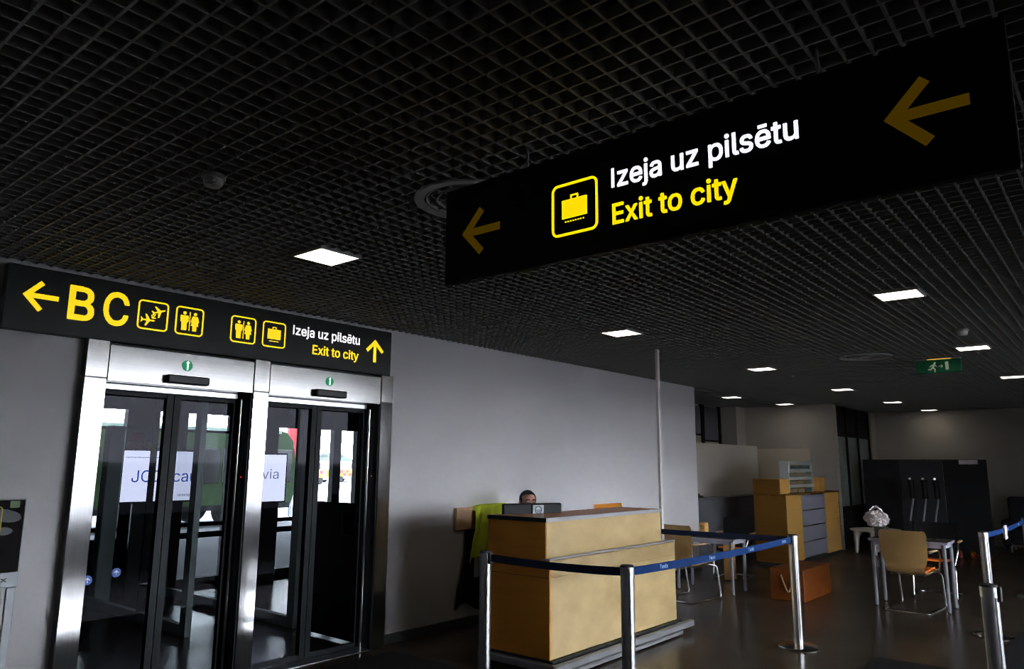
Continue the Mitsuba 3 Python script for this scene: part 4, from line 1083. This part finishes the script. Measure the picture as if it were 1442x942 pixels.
# ------------------------------------------------------------------ black partition, scooters, shoes
bp = thing('folding_partition', 'black three-panel folding partition with a white label in front of the far wall', 'partition')
for (y0, y1, m) in ((3.50, 4.15, 'partition'), (2.755, 3.49, 'partition_mid'), (2.04, 2.745, 'partition')):
    part(bp, 'panel', cbx(16.0, 16.04, y0, y1, 0.03, 1.72, 0.004), m)
part(bp, 'label', cbx(15.996, 16.0, 2.175, 2.475, 1.635, 1.715, 0.001), 'paper', label='white paper label')
for y in (2.15, 2.82, 3.49, 4.05):
    part(bp, 'foot', cbx(15.75, 16.29, y - 0.02, y + 0.02, 0, 0.03, 0.004), 'black')


def scooter(y, lab, lamp):
    at = RT(15.12, y, 0, 0)
    k = thing('kick_scooter', lab, 'scooter', at, 'kick scooters before the black partition')
    part(k, 'deck', cbx(-0.10, 0.45, -0.07, 0.07, 0.09, 0.12, 0.01), 'black')
    part(k, 'stem', tube([(-0.18, 0.045, 0.12), (-0.06, -0.02, 0.62)], 0.026, 10), 'near_black', True)
    part(k, 'shaft', tube([(-0.06, 0.045, 0.62), (-0.03, -0.03, 1.02)], 0.018, 10), 'scooter_silver', True, label='silver shaft')
    part(k, 'neck', tube([(-0.03, -0.02, 1.02), (-0.01, 0.0, 1.34)], 0.045, 10), 'near_black', True)
    part(k, 'handlebar', tube([(-0.01, -0.06, 1.33), (-0.01, 0.06, 1.33)], 0.018, 10), 'near_black', True)
    part(k, 'head_lamp', trimesh.creation.icosphere(2, 0.022).apply_translation((-0.05, 0.0, 1.37)), 'rubber', True, emit=(lamp,) * 3)
    for x in (-0.17, 0.45):
        part(k, 'wheel', trimesh.creation.cylinder(0.10, 0.04, sections=24).apply_transform(trimesh.transformations.translation_matrix((x, 0, 0.10)) @ trimesh.transformations.rotation_matrix(math.pi / 2, (1, 0, 0))), 'tyre', 30)


scooter(3.13, 'black upright scooter with silver shaft before the black partition, leftmost of three', 0.10)
scooter(2.92, 'black upright scooter with silver shaft before the black partition, middle of three', 0.07)
scooter(2.73, 'black upright scooter with the brightest lamp before the black partition, rightmost of three', 0.5)
for i, (x, y, r, m) in enumerate(((15.45, 2.50, 8, 'shoe_red'), (15.5, 2.29, -10, 'box_wood'), (15.42, 2.06, 5, 'shoe_red'))):
    b = hulls([((np.array([-0.09, 0, 0.04]), (0.05, 0.04, 0.04)), (np.array([0.10, 0, 0.03]), (0.055, 0.042, 0.03))), ((np.array([-0.08, 0, 0.06]), 0.042), (np.array([-0.07, 0, 0.10]), 0.04))], 0.02, 4)
    single('shoe', b, m, ('dark red shoe on the floor by the black partition, left of three', 'brown shoe on the floor by the black partition, middle of three', 'dark red shoe on the floor by the black partition, right of three')[i], 'shoe', True, at=RT(x, y, 0, r), group='shoes by the black partition')

# white low table
wt = thing('white_side_table', 'low white round side table with a flared leg left of the plastic bag', 'table', RT(15.1, 3.78))
part(wt, 'top', lathe([(0, 0.44), (0.42, 0.44), (0.44, 0.425), (0.42, 0.405), (0.12, 0.39), (0, 0.39)], 48), 'white', 30)
part(wt, 'pedestal', lathe([(0, 0.39), (0.10, 0.39), (0.05, 0.36), (0.045, 0.25), (0, 0.25)], 24), 'white', 30)
for i in range(4):
    a = math.radians(90 * i + 100)
    part(wt, 'leg', tube([(0.30 * math.cos(a), 0.30 * math.sin(a), 0.395), (0.325 * math.cos(a), 0.325 * math.sin(a), 0.30), (0.34 * math.cos(a), 0.34 * math.sin(a), 0.0)], [0.085, 0.055, 0.030], 14), 'white', True)
ac = thing('armchair', 'black armchair against the far wall at the right edge of the photo', 'chair', RT(17.4, 1.55, 0, 180))
part(ac, 'seat', cbx(-0.32, 0.34, -0.35, 0.35, 0.16, 0.42, 0.03), 'coat')
part(ac, 'backrest', cbx(-0.42, -0.26, -0.42, 0.42, 0.10, 1.02, 0.04), 'coat')
for s in (-1, 1):
    part(ac, 'armrest', cbx(-0.40, 0.34, s * 0.42 - 0.07, s * 0.42 + 0.07, 0.10, 0.60, 0.03), 'coat')
    for x in (-0.34, 0.28):
        part(ac, 'leg', tube([(x, s * 0.36, 0.0), (x, s * 0.36, 0.17)], 0.02, 10), 'alu_dull', True)
struct('door_1', cat_(bx(XF - 0.05, XF, 0.2, 1.55, 0, 2.25)), 'near_black')

# ------------------------------------------------------------------ poster stand at the left edge
YP = 4.62
ps = thing('poster_stand', 'poster stand with a black poster and white header band at the left edge', 'stand')
part(ps, 'panel', cbx(0.82, 1.445, YP, YP + 0.02, 0.985, 1.356, 0.003), 'poster_black')
part(ps, 'rim', cat_(cbx(0.815, 1.449, YP - 0.003, YP + 0.022, 1.356, 1.361, 0.001), cbx(1.445, 1.450, YP - 0.003, YP + 0.022, 0.985, 1.356, 0.001), cbx(0.815, 0.82, YP - 0.003, YP + 0.022, 0.985, 1.356, 0.001)), 'stand_white')
part(ps, 'band', cbx(0.815, 1.452, YP - 0.004, YP + 0.024, 0.905, 0.984, 0.003), 'stand_white')
fp = flat((0, YP - 0.0005, 0), (1, 0, 0), (0, 0, 1))
part(ps, 'picture', fp(extr(unary_union([sa.rotate(sa.scale(sg.Point(1.36, 1.275).buffer(0.05), 1.5, 0.65), -12), sa.scale(sg.Point(1.36, 1.195).buffer(0.03), 1.3, 0.7), sg.box(0.85, 1.20, 1.30, 1.235)]), 0.0006)), 'poster_grey')
part(ps, 'picture', fp(extr(unary_union([sg.box(1.375, 1.315, 1.42, 1.352)]), 0.0006)), 'poster_green')
fq = flat((0, YP - 0.0012, 0), (1, 0, 0), (0, 0, 1))
part(ps, 'pictogram', fq(extr(unary_union([rframe(1.18, 1.345, 1.185, 1.325, 0.006, 0.02), plane_poly(1.265, 1.262, 0.10, 25)]), 0.0008)), 'poster_gold')
part(ps, 'text', fq(text_fit('Passengers', 1.035, 1.348, 1.135, 0.030, False, 0.0008)), 'poster_gold')
part(ps, 'text', fq(text_fit('Transfer', 1.10, 1.322, 1.092, 0.030, False, 0.0008)), 'stand_white')
part(ps, 'text', flat((0, YP - 0.004, 0), (1, 0, 0), (0, 0, 1))(text_fit('Tenix', 1.24, 1.40, 0.935, 0.024, True, 0.0008)), 'grey_dark')
for x in (0.86, 1.405):
    part(ps, 'leg', cbx(x, x + 0.042, YP - 0.002, YP + 0.02, 0.02, 0.904, 0.003), 'stand_white')
    part(ps, 'foot', cbx(x - 0.01, x + 0.052, YP - 0.22, YP + 0.24, 0.0, 0.02, 0.004), 'stand_white')
